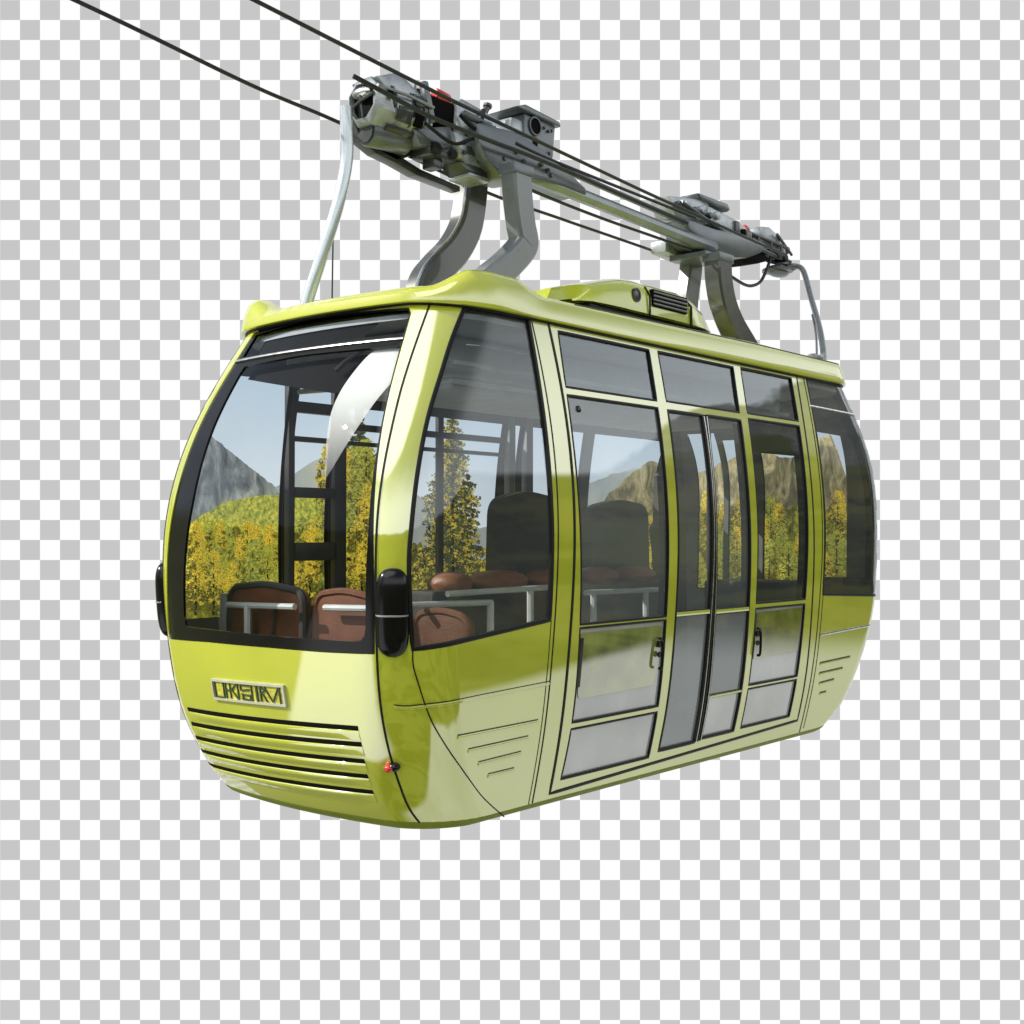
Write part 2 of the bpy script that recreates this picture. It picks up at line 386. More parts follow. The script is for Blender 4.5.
TOP_IN = [(-1.29, 2.21), (-1.30, 2.33), (-.701, 2.350), (-.127, 2.338), (.025, 2.330), (.040, 2.312), (.040, 2.215), (-.697, 2.205)]

# --- painted shells
FSE = [(-LF-a, z) for a, z in SEAM]
front_outer = dense(SEAM[::-1]+FSE, .05)
WSd = dense(WS_OUT, .04)
patch('front_panel', front_outer, [WSd], 0, 'paint', CAR, .06, lip=.02)
rear_outer = dense([(REND(a), z) for a, z in SEAM]+[(REND(0)+LF+a, z) for a, z in SEAM[::-1]], .05)
RA0 = 2*C+LS
rx = lambda x, z: RA0+(1-x/(WF(z)-RC))*LF/2
def rwinp(x0, x1, z0, z1): return [(rx(x, z), z) for x, z in dense([(x0, z0), (x1, z0), (x1, z1), (x0, z1)], .05)]
REAR_OPEN = [rwinp(-.66, -.44, .88, 2.12), rwinp(-.40, -.16, .88, 2.06), rwinp(-.10, .29, .9, 2.04), rwinp(.35, .62, .9, 2.12)]
patch('rear_panel', rear_outer, REAR_OPEN, 0, 'paint', CAR, .07, lip=.03)
patch('wall_lining', dense([(RA0-.12, .0), (RA0+LF+.12, .0), (RA0+LF+.12, 2.36), (RA0-.12, 2.36)], .06), REAR_OPEN, -.035, 'lining', CAR, .08)
W1d = dense(WIN1, .04); RWd = dense(RWIN, .04); DSd = side(DOORSEC)
side_outer = dense(SEAM+[(REND(a), z) for a, z in SEAM[::-1]], .05)
patch('side_panel', side_outer, [W1d, RWd, DSd], 0, 'paint', CAR, .06, lip=.02)
# far side: the same skin with plain window openings
LOPEN = [[(-2.13, .86), (-1.42, .86), (-1.42, 2.17), (-1.86, 2.17), (-2.02, 1.9), (-2.11, 1.55)],
         [(-1.37, .86), (-1.08, .86), (-1.08, 2.17), (-1.37, 2.17)], [(-1.0, .86), (.44, .86), (.44, 2.06), (-1.0, 2.06)],
         [(.53, .86), (.63, .86), (.63, 2.06), (.53, 2.06)], [(.72, .86), (1.36, .86), (1.36, 2.06), (.72, 2.06)], [(1.46, .86), (2.38, .86), (2.36, 2.06), (1.46, 2.06)]]
LO = [side(p) for p in LOPEN]
patch('side_panel', side_outer, LO, 0, 'paint', CAR, .07, m=-1, lip=.03)
lining_outer = dense([(.05, .05), (REND(.12), .05), (REND(.12), 2.37), (.05, 2.37)], .06)
patch('wall_lining', lining_outer, LO, -.035, 'trim', CAR, .08, m=-1)
near_open = dense([(.20, .80), (.60, .84), (ay(-1.33, .88), .88), (ay(-1.33, 2.3), 2.36), (.24, 2.36)], .05)
# ladder-like rack and window bars on the far wall
rk = MB()
for z0, z1 in ((1.155, 1.26), (1.515, 1.575), (1.835, 1.865), (2.0, 2.065), (.86, .9)): rk.box(-.91, -.87, -1.37, -1.06, z0, z1, .004)
rk.box(-.91, -.87, -1.42, -1.375, .5, 2.28, .004); rk.box(-.91, -.87, -1.075, -.985, .5, 2.28, .004)
rk.build('rack', 'trim', CAR)
bar = MB(); bar.box(-.90, -.87, -1.0, .46, 1.925, 1.965, .004); bar.box(-.90, -.87, -1.0, .46, 1.835, 1.86, .004); bar.box(-.90, -.87, -.20, -.15, .86, 2.1, .004)
bar.build('window_bar', 'trim', CAR)
po = MB(); po.box(-.88, -.83, .455, .52, .86, 2.2, .006); po.box(-.88, -.83, .64, .71, .86, 2.2, .006); po.build('pillar', 'grey_trim', CAR)

# --- seams and black lines
sm = MB(); ribbon(sm, dense(SEAM, .05, False), .010, .002); sm.build('seam_strip', 'rubber', CAR)
sm = MB(); ribbon(sm, [(-LF-a, z) for a, z in dense(SEAM, .05, False)], .010, .002); sm.build('seam_strip', 'rubber', CAR)
for f, w in ((L0, .009), (L3, .010)):
    sm = MB(); ribbon(sm, side(vline(f, .03, 2.36), .06, False), w, .002); sm.build('seam_strip', 'rubber', CAR)
sm = MB(); ribbon(sm, side(vline(lambda z: L3(z)+.045, .05, 2.36), .06, False), .006, .002); sm.build('seam_strip', 'rubber', CAR)
sm = MB(); ribbon(sm, side(vline(lambda z: L0(z)-.028, .03, .9), .06, False), .004, .002); sm.build('seam_strip', 'rubber', CAR)
sm = MB(); ribbon(sm, catmull([(.228, .815), (.229, .749), (.249, .661), (.278, .544), (.312, .451), (.381, .309), (.48, .135), (.60, .0)], 6), .006, .001, .004); sm.build('seam_strip', 'rubber', CAR)
# belt grooves with a lit lower edge
def dip(line, w=.012):
    g = MB(); ribbon(g, line, w, .0035, .006); return g
GR = dense(catmull([(.148, .571), (.199, .566), (.28, .572), (.563, .584), (1.085, .600)], 4), .04, False)
dip(GR, .011).build('belt_moulding', 'paint', CAR); g = MB(); ribbon(g, [(a, z+.012) for a, z in GR], .004, .002); g.build('seam_strip', 'rubber', CAR)
RG = dense([(ay(1.49, .654), .654), (ay(2.2, .672), .672), (ay(2.34, .674), .674)], .04, False)
dip(RG, .016).build('belt_moulding', 'silver', CAR)
# pressed lines on the flanks, slots on the front
for (y0, z0), (y1, z1) in (((-1.941, .432), (-1.391, .437)), ((-1.866, .362), (-1.452, .368)), ((-1.787, .293), (-1.493, .301)), ((-1.709, .227), (-1.529, .229)),
                           ((1.523, .471), (1.971, .480)), ((1.53, .405), (1.872, .411)), ((1.545, .338), (1.761, .345)), ((1.573, .27), (1.665, .271))):
    fl = side([(y0, z0), (y1, z1)], .05, False); g = MB(); w = .007 if y0 < 0 else .011
    ribbon(g, fl, w, .001, .004); o = g.build('vent_slot', 'dkgreen', CAR)
    g = MB(); ribbon(g, fl, .012, .005, .006, shift=-.011); g.build('slot_lip', 'paint', o)
for za, zb, xa, xb in ((.439, .472, -.62, .626), (.363, .400, -.627, .624), (.289, .322, -.642, .612), (.215, .250, -.66, .598), (.140, .174, -.672, .588)):
    ln = front([(xa, za), (xb, zb)], .06, False); g = MB(); ribbon(g, ln, .022, .002, .004); o = g.build('vent_slot', 'hole', CAR)
    g = MB()
    # a rounded louvre blade bulging out under each slot
    v = []; k = len(ln)
    for i, p in enumerate(ln):
        e = min(1, i/2.5, (k-1-i)/2.5); n = N(*p); q = S(*p); t = (S(*ln[min(i+1, k-1)])-S(*ln[max(i-1, 0)])).normalized(); b = n.cross(t).normalized()
        for dz, o2 in ((-.011, .002), (-.013, .006), (-.020, .0085), (-.030, .0065), (-.044, .0025), (-.056, -.002)): v.append(q+b*dz+n*(o2*e+.0005))
    g.add(v, [(i*6+r, (i+1)*6+r, (i+1)*6+r+1, i*6+r+1) for i in range(k-1) for r in range(5)])
    g.build('slot_lip', 'paint', o)

# --- underside
def perim(n_side=60):
    A = list(np.linspace(-LF/2, 0, 10, endpoint=False))+list(np.linspace(0, C, 14, endpoint=False))+list(np.linspace(C, C+LS, n_side, endpoint=False))+list(np.linspace(C+LS, 2*C+LS, 12, endpoint=False))+list(np.linspace(2*C+LS, 2*C+LS+LF/2, 8))
    R = [(a, 1) for a in A]; return R+[(a, -1) for a in A[::-1][1:-1]]
PER = perim()
def hn(a, z):
    n = N(a, z); n.z = 0; return n.normalized()
roof_rows = None
def loft(name, rows, mat, parent, cap_bottom=False, cap_top=False):
    """rows: function(a) -> list of (offset, z)"""
    v = []; n = len(PER); k = None
    for a, m in PER:
        rw = rows(a, m) if rows is roof_rows else rows(a); k = len(rw)
        for o, z, zr in rw:
            q = S(a, zr)+hn(a, zr)*o; v.append(mir((q.x, q.y, z), m))
    f = [(i*k+r, ((i+1) % n)*k+r, ((i+1) % n)*k+r+1, i*k+r+1) for i in range(n) for r in range(k-1)]
    if cap_bottom: f.append(tuple(i*k for i in range(n))[::-1])
    if cap_top: f.append(tuple(i*k+k-1 for i in range(n)))
    mb = MB(); mb.add(v, f); return mb.build(name, mat, parent)
loft('floor_pan', lambda a: [(-.34, -.035, .03), (-.18, -.032, .03), (-.11, -.026, .03), (-.06, -.014, .03), (-.025, .004, .03), (-.006, .020, .03), (0, .029, .03)], 'paint_dull', CAR, cap_bottom=True)

# --- roof with raised lip and humped front corners
def bump(x, c, w): return math.exp(-((x-c)/w)**2)
def rh(a, m=1):
    front_ = .055
    if a < 0: h = front_+.0*a
    elif m > 0 and a < .10: h = front_
    elif a < .30: t = (a-.10)/.20; h = front_+(.140-front_)*(3*t**2-2*t**3)
    elif a < .62: h = .140
    elif a < .86: t = (a-.62)/.24; h = .140+(.080-.140)*(3*t*t-2*t**3)
    else: h = .080+.03*min(1, (a-.86)/2.5)
    if m < 0 and -.22 < a < .30: t = min(1, max(0, (a+.20)/.26)); h = front_+(.140-front_)*(3*t**2-2*t**3)
    return h
def roof_rows(a, m=1):
    h = rh(a, m); zb = 2.345+(.020 if a < .05 else max(0, .020*(1-(a-.05)/.3))); Z = 2.37
    rl = .0 if not .0 < a < .75 else .03*math.sin(math.pi*a/.75)
    return [(-.03, zb, Z), (.030, zb-.004, Z), (.042, zb-.001, Z), (.043, zb+.008, Z), (.037+rl*.2, zb+.040, Z), (.024+rl*.3, 2.39+h*.45, Z), (.006+rl*.1, 2.39+h*.8, Z), (-.022, 2.39+h*.97, Z), (-.055, 2.39+h, Z), (-.10, 2.39+h*.97, Z), (-.15, 2.39+h*.80, Z), (-.19, 2.39+h*.5, Z), (-.24, 2.415, Z), (-.5, 2.425, Z)]
ROOF = loft('roof', roof_rows, 'paint_roof', CAR, cap_top=True)
g = MB()
ln = []
for a, m in PER:
    if m > 0: ln.append((a, 2.340+(.020 if a < .05 else max(0, .020*(1-(a-.05)/.3)))))
for m in (1, -1):
    ribbon(g, ln, .018, .012, .014, m=m)
g.build('roof_gasket', 'rubber', ROOF)
# roof rail line on the side
g = MB(); rl = []
for a, m in PER:
    if m > 0 and 1.1 < a < C+LS+.1: q = S(a, 2.37)+hn(a, 2.37)*.001; rl.append((q.x, q.y, 2.39+rh(a)*.86))
g.tube(rl, .004, 6); g.build('drip_rail', 'dkgreen', ROOF)

# --- glazing
def window(name, poly, mat, parent, ring=.015, off=-.010, m=1, shift=0.):
    o = patch(name, poly, [], off, mat, parent, .12, m=m)
    g = MB(); ribbon(g, poly, ring, .0025, .018, m=m, closed=True, shift=shift); g.build('frame', 'rubber', o)
    return o
WSG = patch('windscreen', WSd, [], -.012, 'windscreen', CAR, .1)
patch('windscreen_surround', dense(WS_OUT, .04), [dense(WS_IN, .04), dense(TOP_IN, .04)], -.006, 'black', WSG, .08, lip=.012)
g = MB(); ribbon(g, dense([(-1.335, 2.188), (-.66, 2.186), (.048, 2.184)], .06, False), .013, .004, .01); g.build('divider_strip', 'silver', WSG)
w1 = window('window', W1d, 'glass_dark', CAR, .020)
g = MB(); ribbon(g, side([(-1.80, 2.17), (-1.36, 2.165)], .05, False), .012, -.016, .004); g.build('divider_strip', 'silver', w1)
rw = window('window', RWd, 'glass_dark', CAR, .018, -.003)
patch('window_band', dense([(C+LS+.23, .90), (C+LS+.31, .885), (C+LS+.31, 2.34), (C+LS+.25, 2.34)], .05), [], -.001, 'rubber', rw, .1)
patch('window_band', dense([(ay(1.50, 1.98), 1.985), (C+LS+.30, 1.97), (C+LS+.30, 2.13), (ay(1.52, 2.14), 2.145)], .05), [], -.014, 'black', rw, .1)
patch('window_band', dense([(ay(1.50, .93), .93), (C+LS+.30, .885), (C+LS+.30, .995), (ay(1.50, 1.03), 1.03)], .05), [], -.014, 'black', rw, .1)
g = MB(); ribbon(g, dense([(ay(1.50, 2.15), 2.15), (C+LS+.32, 2.14)], .05, False), .014, .003, .012); g.build('divider_strip', 'silver', rw)
DF_h = [side(PANES[k]) for k in PANES]
LEAF1 = quad(B2, B3, .138, 1.98); LEAF2 = quad(B4, B5, .150, 1.982)
fr = [k for k in PANES if k in ('P1', 'P2', 'P3', 'P4', 'P7', 'P8', 'P11', 'P12', 'P14')]
# one clear opening for both leaves
LEAVES = [(B2(z), z) for z in np.linspace(.138, 1.985, 16)]+[(B5(z), z) for z in np.linspace(1.985, .145, 16)]
DOORFRAME = patch('door_surround', side([(y, z) for y, z in DOORSEC]), [side(PANES[k]) for k in fr]+[side(LEAVES)], .001, 'paint', CAR, .06, lip=.02)
g = MB(); ribbon(g, DSd, .018, .003, .02, closed=True); g.build('gasket', 'rubber', DOORFRAME)
gm = dict(P1='glass_top', P2='glass_top', P3='glass_top', P4='glass', P7='glass_dark', P8='film', P11='film', P12='film', P14='film')
WN = {}
for k in fr: WN[k] = window('lower_panel' if gm[k] == 'film' else 'window', side(PANES[k]), gm[k], CAR, .0125)
# green-tinted insets standing in for landscape reflected in the two panels with handles
IN8 = roundpoly([(-1.085, .50), (-.415, .508), (-.365, .82), (-1.095, .822)], .03)
patch('reflection_inset', side(IN8, .04), [], -.006, principled('pale_reflection_inset', (.24, .27, .08), .08, coat=1, coat_ior=3.4, var=.35, scale=6), WN['P8'], .1)
IN11 = [(.64, .56), (1.20, .57), (1.235, .845), (.65, .84)]
patch('reflection_inset', side(IN11, .04), [], -.006, principled('green_reflection_inset', (.20, .23, .05), .08, coat=1, coat_ior=3.4, var=.35, scale=6), WN['P11'], .1)
def band(f, z0, z1, w_, par):
    g = MB(); ribbon(g, side(vline(f, z0, z1, 12), .06, False), w_, -.014, .004); g.build('window_band', 'black', par)
band(lambda z: B1(z)-.035, .885, 1.62, .05, WN['P4']); band(lambda z: B7(z)-.05, .905, 1.98, .085, WN['P7'])
g = MB(); ribbon(g, side([(B6(1.89)+.01, 1.895), (B7(1.89)-.01, 1.90)], .05, False), .19, -.014, .004); g.build('window_band', 'black', WN['P7'])
# door leaves: stiles with panes
for lf, panes, fa, fb in ((LEAF1, ('P5', 'P9'), B2, B3), (LEAF2, ('P6', 'P10', 'P13'), B4, B5)):
    g = MB(); ribbon(g, side(lf), .016, .004, .024, closed=True)
    d = g.build('door', 'rubber', CAR)
    for k in panes:
        pn = window('pane', side(PANES[k]), 'glass' if k in ('P5', 'P6') else ('film' if k == 'P13' else 'glass_mirror'), d, .009)
    if lf is LEAF2: band(lambda z: B5(z)-.045, .89, 1.96, .06, d)
    zc = .874 if lf is LEAF1 else .869
    for zz_, w_ in ((zc, .022), (.386, .012))[:1 if lf is LEAF1 else 2]:
        g = MB(); ribbon(g, side([(fa(zz_)+.004, zz_), (fb(zz_)-.004, zz_)], .05, False), w_, .005, .02); g.build('cross_rail', 'paint', d)
    e = fb if lf is LEAF1 else fa; s = 1 if lf is LEAF1 else -1
    g = MB(); ribbon(g, side(vline(lambda z: e(z)+s*.010, .14, 1.975), .06, False), .007, .008, .02); g.build('edge_strip', 'silver', d)
g = MB(); ribbon(g, side(vline(lambda z: (B3(z)+B4(z))/2, .14, 1.975), .06, False), .016, .006, .03); g.build('door_seal', 'rubber', CAR)
# handles and lock
def handle(y, z, par):
    q = S(ay(y, z), z); n = N(ay(y, z), z); u = Vector((0, 0, 1)); t = n.cross(u)
    g = MB()
    P = lambda o, a, b: q+n*o+u*a+t*b
    g.tube(smooth_path([P(.004, .065, 0), P(.022, .058, 0), P(.026, .0, 0), P(.022, -.085, .004), P(.004, -.092, .004)], 5), .008, 8)
    g.tube([P(.002, .035, 0), P(.010, .035, 0)], .019, 12); g.tube([P(.002, -.02, 0), P(.010, -.02, 0)], .016, 12)
    g.build('handle', 'black', par)
handle(-.405, .69, WN['P8']); handle(.655, .68, WN['P11'])
g = MB(); q = S(ay(-1.055, 1.925), 1.925); n = N(ay(-1.055, 1.925), 1.925); g.cyl(q-n*.012, q-n*.003, .018, 16, .003); g.build('lock', 'black', WN['P4'])
g = MB(); ribbon(g, side([(-1.095, .80), (-1.105, .56)], .05, False), .055, -.002, .006); g.build('hinge_cover', 'black', WN['P8'])

# --- marker pods at the two front corners
for m in (1, -1):
    v = []; za, zb = .788, 1.164; ac = .152; cols = 15; rows = 33
    for i in range(rows):
        t = math.sin(math.pi/2*(-1+2*i/(rows-1))); z = (za+zb)/2+(zb-za)/2*t
        e = max(0, 1-abs(t)**5)**.42
        for j in range(cols):
            s = -1+2*j/(cols-1); a = ac+.064*e*s; o = .040*(max(0, 1-abs(s)**3)**.6)*(max(0, 1-abs(t)**5)**.6)
            q = S(a, z)+N(a, z)*(o+.001); v.append(mir(q, m))
    f = [(i*cols+j, i*cols+j+1, (i+1)*cols+j+1, (i+1)*cols+j) for i in range(rows-1) for j in range(cols-1)]
    if m < 0: f = [q[::-1] for q in f]
    g = MB(); g.add(v, f); o = g.build('corner_pod', 'black', CAR)
    g = MB(); v = []
    for j in range(12):
        s = -.96+1.92*j/11; a = ac+.062*s; oo = .040*(max(0, 1-abs(s)**3)**.6)
        for dz, e in ((-.004, 0), (-.003, .005), (.003, .005), (.004, 0)): v.append(mir(S(a, .966+dz)+N(a, .966)*(oo+e), m))
    g.add(v, [(i*4+r, (i+1)*4+r, (i+1)*4+r+1, i*4+r+1) for i in range(11) for r in range(3)]); g.build('pod_strip', 'grey_trim', o)
    if m < 0: continue
    q = S(.118, .309); n = N(.118, .309); g = MB()
    ctr = Vector(mir(q+n*.008, m))
    bm = bmesh.new(); bmesh.ops.create_uvsphere(bm, u_segments=16, v_segments=10, radius=1)
    g._bm(bm, Matrix.Translation(ctr) @ Matrix.Diagonal((.030, .026, .020, 1))); o = g.build('marker_lamp', 'black', CAR)
    g = MB(); bm = bmesh.new(); bmesh.ops.create_uvsphere(bm, u_segments=16, v_segments=10, radius=1)
    c2 = Vector(mir(q+n*.020+(S(.05, .309)-q).normalized()*.022, m)); g._bm(bm, Matrix.Translation(c2) @ Matrix.Diagonal((.024, .022, .018, 1))); g.build('lens', 'red', o)

# --- nameplate with raised characters
PL = (-.302, .229, .536, .624)   # x0,x1,z0,z1 on the nose
def pp(u, w, o):   # plate coordinates 0..1 -> surface
    x = PL[0]+(PL[1]-PL[0])*u; zt = .618+.012*u; zb = .530+.013*u; z = zb+(zt-zb)*w; a = ax(x, z)
    return S(a, z)+N(a, z)*o
def pbar(mb, u0, w0, u1, w1, th, o0, o1):
    d = Vector(((u1-u0)*5.6, w1-w0)); d.normalize(); px = Vector((-d.y/5.6, d.x))*th
    k = 5; v = []
    for i in range(k+1):
        t = i/k; u = u0+(u1-u0)*t; w = w0+(w1-w0)*t
        v += [pp(u+px.x, w+px.y, o0), pp(u+px.x, w+px.y, o1), pp(u-px.x, w-px.y, o1), pp(u-px.x, w-px.y, o0)]
    f = [(i*4+r, i*4+(r+1) % 4, (i+1)*4+(r+1) % 4, (i+1)*4+r) for i in range(k) for r in range(4)]+[(0, 1, 2, 3), tuple(k*4+r for r in (3, 2, 1, 0))]
    mb.add(v, f)
g = MB(); pbar(g, 0, .5, 1, .5, .5, .001, .005); NP = g.build('nameplate', 'gold', CAR)
g = MB()
for u0, w0, u1, w1 in ((-.01, 0, 1.01, 0), (-.01, 1, 1.01, 1), (0, 0, 0, 1), (1, 0, 1, 1)): pbar(g, u0, w0, u1, w1, .06, .001, .013)
g.build('frame', 'plate_rim', NP)
g = MB()
for st in ([.035, .92, .035, .1], [.035, .1, .17, .1], [.17, .92, .17, .1],                      # L and stop
           [.205, .95, .205, .08], [.27, .92, .27, .1], [.215, .55, .27, .5], [.27, .5, .37, .9], [.30, .55, .375, .1], [.385, .95, .385, .05],
           [.43, .88, .55, .88], [.43, .6, .55, .66], [.43, .4, .56, .34], [.43, .14, .55, .12], [.43, .88, .43, .6], [.56, .34, .55, .12], [.45, .4, .45, .12], [.58, .95, .58, .05],
           [.645, .92, .645, .08], [.655, .9, .655, .1],
           [.70, .9, .70, .1], [.70, .88, .76, .7], [.76, .7, .70, .5], [.73, .5, .78, .1], [.76, .88, .85, .12], [.85, .12, .935, .9], [.945, .95, .945, .05]):
    pbar(g, *st, .035, .004, .010)
g.build('lettering', 'dkgreen', NP)

# --- white sheet standing in for the glare reflected in the windscreen, and a wiper
glare = [(.052, 2.176)]+catmull([(-.10, 2.176), (-.164, 2.137), (-.22, 2.07), (-.272, 1.975), (-.294, 1.867), (-.278, 1.741), (-.256, 1.623), (-.243, 1.548)], 4)+catmull([(-.205, 1.608), (-.169, 1.674), (-.112, 1.775), (-.043, 1.892), (.012, 1.965), (.050, 2.01)], 4)
patch('glare_sweep', dense(glare, .03), [], -.03, 'glare', CAR, .06)
g = MB()
pA = lambda a, z, o: S(a, z)+N(a, z)*o
g.tube([pA(-.36, 2.075, -.03), pA(-.31, 2.12, -.03), pA(-.20, 2.172, -.03)], [.014, .011, .008], 8)
g.build('wiper', 'black', CAR)

# --- interior
patch('ceiling_shadow', dense([(-1.27, 2.205), (-.34, 2.20), (-.20, 2.335), (-.70, 2.35), (-1.28, 2.33)], .05), [], -.06, 'hole', CAR, .08)  # black sheets standing in for the unlit ceiling behind the windscreen
patch('ceiling_shadow', dense([(-1.235, 2.125), (-.36, 1.985), (-.25, 2.0), (.045, 2.06), (.05, 2.17), (-1.20, 2.17)], .05), [], -.07, 'hole', CAR, .08)
v = [(-.86, -1.85, 2.30), (.86, -1.85, 2.30), (.86, 2.2, 2.30), (-.86, 2.2, 2.30)]
def slab(name, z0, z1, inset, mat):
    poly = []
    for a, m in PER:
        q = S(a, (z0+z1)/2)-hn(a, (z0+z1)/2)*inset; poly.append((m*q.x, q.y))
    mb = MB(); n = len(poly); mb.add([(x, y, z0) for x, y in poly]+[(x, y, z1) for x, y in poly], [tuple(range(n))[::-1], tuple(range(n, 2*n))]+[(i, (i+1) % n, n+(i+1) % n, n+i) for i in range(n)])
    return mb.build(name, mat, CAR)
slab('ceiling', 2.295, 2.32, .05, 'ceiling'); slab('floor', .03, .06, .05, 'floor')
g = MB(); g.box(-.55, .45, -1.72, 1.9, 2.10, 2.285, .05, 4); g.box(-.42, .32, -1.35, 1.6, 2.045, 2.12, .03, 3); g.build('ceiling_console', 'ceiling', CAR)
g = MB(); g.tube([(-.5, -1.66, 2.06), (.45, -1.5, 2.06), (.45, 1.8, 2.06)], .014, 8); g.tube([(.55, -1.6, 2.13), (.55, 1.8, 2.13)], .014, 8); g.build('grab_rail', 'rail', CAR)
for yy in (1.5,):
    g = MB(); g.tube([(.1, yy, .06), (.1, yy, 2.1)], .016, 8); g.build('pole', 'rail', CAR)
def cushion(mb, x0, x1, y0, y1, z0, z1, r=.05): mb.box(x0, x1, y0, y1, z0, z1, r, 4)
def seat_back(x0, x1, y, z0, z1, mat, frame='dark_seat'):
    g = MB(); w = x1-x0
    poly = roundpoly([(x0, z0), (x1, z0), (x1-.01, z1-.02), ((x0+x1)/2, z1+.01), (x0+.02, z1-.015)], .07, 6)
    g.prism(poly, y-.03, y+.03, .02, 'y'); s = g.build('seat', mat, CAR)
    g = MB(); ring = [(x, y-.02, z) for x, z in poly]; g.tube(ring+[ring[0]], .020, 8, False); g.build('piping', frame, s)
    g = MB(); g.box(x0+.03, x1-.03, y, y+.42, .44, .55, .04, 3); g.build('cushion', mat, s)
    g = MB(); g.box(x0+.08, x1-.08, y+.05, y+.35, .06, .44, .02); g.build('base', 'dark_seat', s)
    return s
s = seat_back(-.70, -.10, -1.93, .45, 1.045, 'leather')
g = MB(); g.tube([(-.715, -1.97, 1.0), (-.725, -1.97, .85), (-.70, -1.97, .55)], .022, 8); g.build('side_rail', 'rail', s)
g = MB(); g.tube([(-.29, -1.98, .95), (-.33, -1.975, .75), (-.28, -1.975, .5)], .007, 6); g.build('piping', 'dark_seat', s)
seat_back(-.085, .36, -1.88, .45, 1.025, 'leather', 'leather')
seat_back(.22, .60, -1.50, .40, .925, 'leather', 'leather')
# tables of pale tube
def table(pts, legs, name='table_frame'):
    g = MB(); g.beam(pts, .05, .026, .006) if False else g.tube(pts, .016, 8)
    for a, b in legs: g.tube([a, b], .019, 8)
    return g.build(name, 'rail', CAR)
table([(-.62, -2.02, .945), (-.09, -2.02, .955)], [((-.455, -2.02, .95), (-.455, -2.02, .06))])
table([(.07, -1.97, .955), (.50, -1.97, .965)], [((.48, -1.97, .96), (.48, -1.97, .06))])
table([(.30, -1.63, .960), (.30, -1.02, .948)], [((.30, -1.03, .95), (.30, -1.03, .06))])
table([(.30, -1.36, 1.005), (.30, -.50, 1.012), (.30, -.30, 1.012)], [((.30, -.70, 1.0), (.30, -.70, .06))])
table([(.30, -.20, .97), (.30, .62, .96)], [((.30, -.12, .96), (.30, -.12, .06)), ((.30, .42, .96), (.30, .42, .06))])
# bench row with tan padded tops, dark high-backed seats
g = MB(); g.box(-.42, -.16, -.98, 1.55, .10, .99, .03, 3); BN = g.build('bench', 'dark_seat', CAR)
for y0, y1 in ((-.86, -.61), (-.55, -.08), (-.03, .42), (.50, .86), (.92, 1.3)):
    g = MB(); k = 20; v = []; n = 14
    for i in range(k+1):
        t = i/k; y = y0+(y1-y0)*t; e = max(0, 1-abs(2*t-1)**2.6)**.5
        for j in range(n):
            a = 2*math.pi*j/n; v.append((-.27+.13*e*math.cos(a), y, 1.025+.068*e*math.sin(a)))
    g.add(v, [(i*n+j, i*n+(j+1) % n, (i+1)*n+(j+1) % n, (i+1)*n+j) for i in range(k) for j in range(n)])
    g.build('headrest', 'leather_lite', BN)
for x, y0, y1, zt in ((-.48, -.16, .52, 1.56), (-.50, .86, 1.62, 1.53)):
    g = MB(); g.prism(roundpoly([(y0, .5), (y1, .5), (y1-.03, zt-.01), ((y0+y1)/2, zt+.03), (y0+.04, zt-.03)], .11, 6), x-.05, x+.04, .03)
    g.build('high_back_seat', 'dark_seat', CAR)
g = MB(); g.prism(roundpoly([(1.95, .1), (2.12, .1), (2.10, 1.30), (2.15, 1.36), (2.08, 1.46), (2.02, 1.78), (1.9, 1.78), (1.88, 1.4), (1.82, 1.36), (1.86, 1.2)], .03, 4), -.62, -.46, .02); g.build('control_column', 'dark_seat', CAR)
g = MB(); g.box(-.12, .05, -.25, .62, .06, .56, .03, 3); g.box(-.40, -.02, -.2, .6, .2, .62, .03, 3); STP = g.build('pale_fill_panel', 'floor', CAR)  # added pale panel, brightens the view through the lower door panes
g = MB(); g.box(.05, .065, -.24, .61, .30, .325, .004); g.build('fill_panel_strip', 'rail', STP)
g = MB(); g.box(.05, .065, -.24, .61, .44, .455, .004); g.build('fill_panel_strip', 'rail', STP)
g = MB(); g.box(-.1, .5, 1.75, 2.15, .06, .98, .03, 3); g.build('rear_bench', 'dark_seat', CAR)
g = MB(); g.prism(roundpoly([(-.66, .45), (.66, .45), (.66, .62), (-.66, .62)], .02), -2.06, -2.02, .005, 'y'); g.build('dash_panel', 'trim', CAR)

# --- roof pod
YS = [(-.60, 2.59, .05), (-.58, 2.605, .45), (-.52, 2.635, .8), (-.38, 2.675, .95), (-.2, 2.72, 1), (-.08, 2.735, 1), (.40, 2.735, 1), (.50, 2.725, .95), (.64, 2.67, .8), (.76, 2.60, .5), (.80, 2.58, .3)]
YS = [(y, z+(.05 if z > 2.61 else 0), e) for y, z, e in YS]
v = []; NSEC = 14
for y, zt, e in YS:
    w = .20+.10*e; zc = min(2.575, zt-.01)
    for j in range(NSEC):
        t = math.pi*j/(NSEC-1); cx = math.copysign(abs(math.cos(t))**.5, math.cos(t)); sz = abs(math.sin(t))**.55
        v.append((.31+w*cx, y, zc+(zt-zc)*sz))
g = MB(); g.add(v, [(i*NSEC+j, i*NSEC+j+1, (i+1)*NSEC+j+1, (i+1)*NSEC+j) for i in range(len(YS)-1) for j in range(NSEC-1)]); POD = g.build('roof_pod', 'paint_pod', CAR)
g = MB(); g.box(.06, .575, -.52, .72, 2.42, 2.578, .02); g.build('pod_shadow_gap', 'rubber', POD)  # black slab standing in for the shadow gap under the pod
g = MB(); g.ring((.595, -.125, 2.665), (.613, -.125, 2.665), .028, .040); g.build('lens_ring', 'black', POD)
g = MB(); g.cyl((.58, -.125, 2.665), (.611, -.125, 2.665), .029, 20, .003); g.build('lens', 'steel_dark', POD)
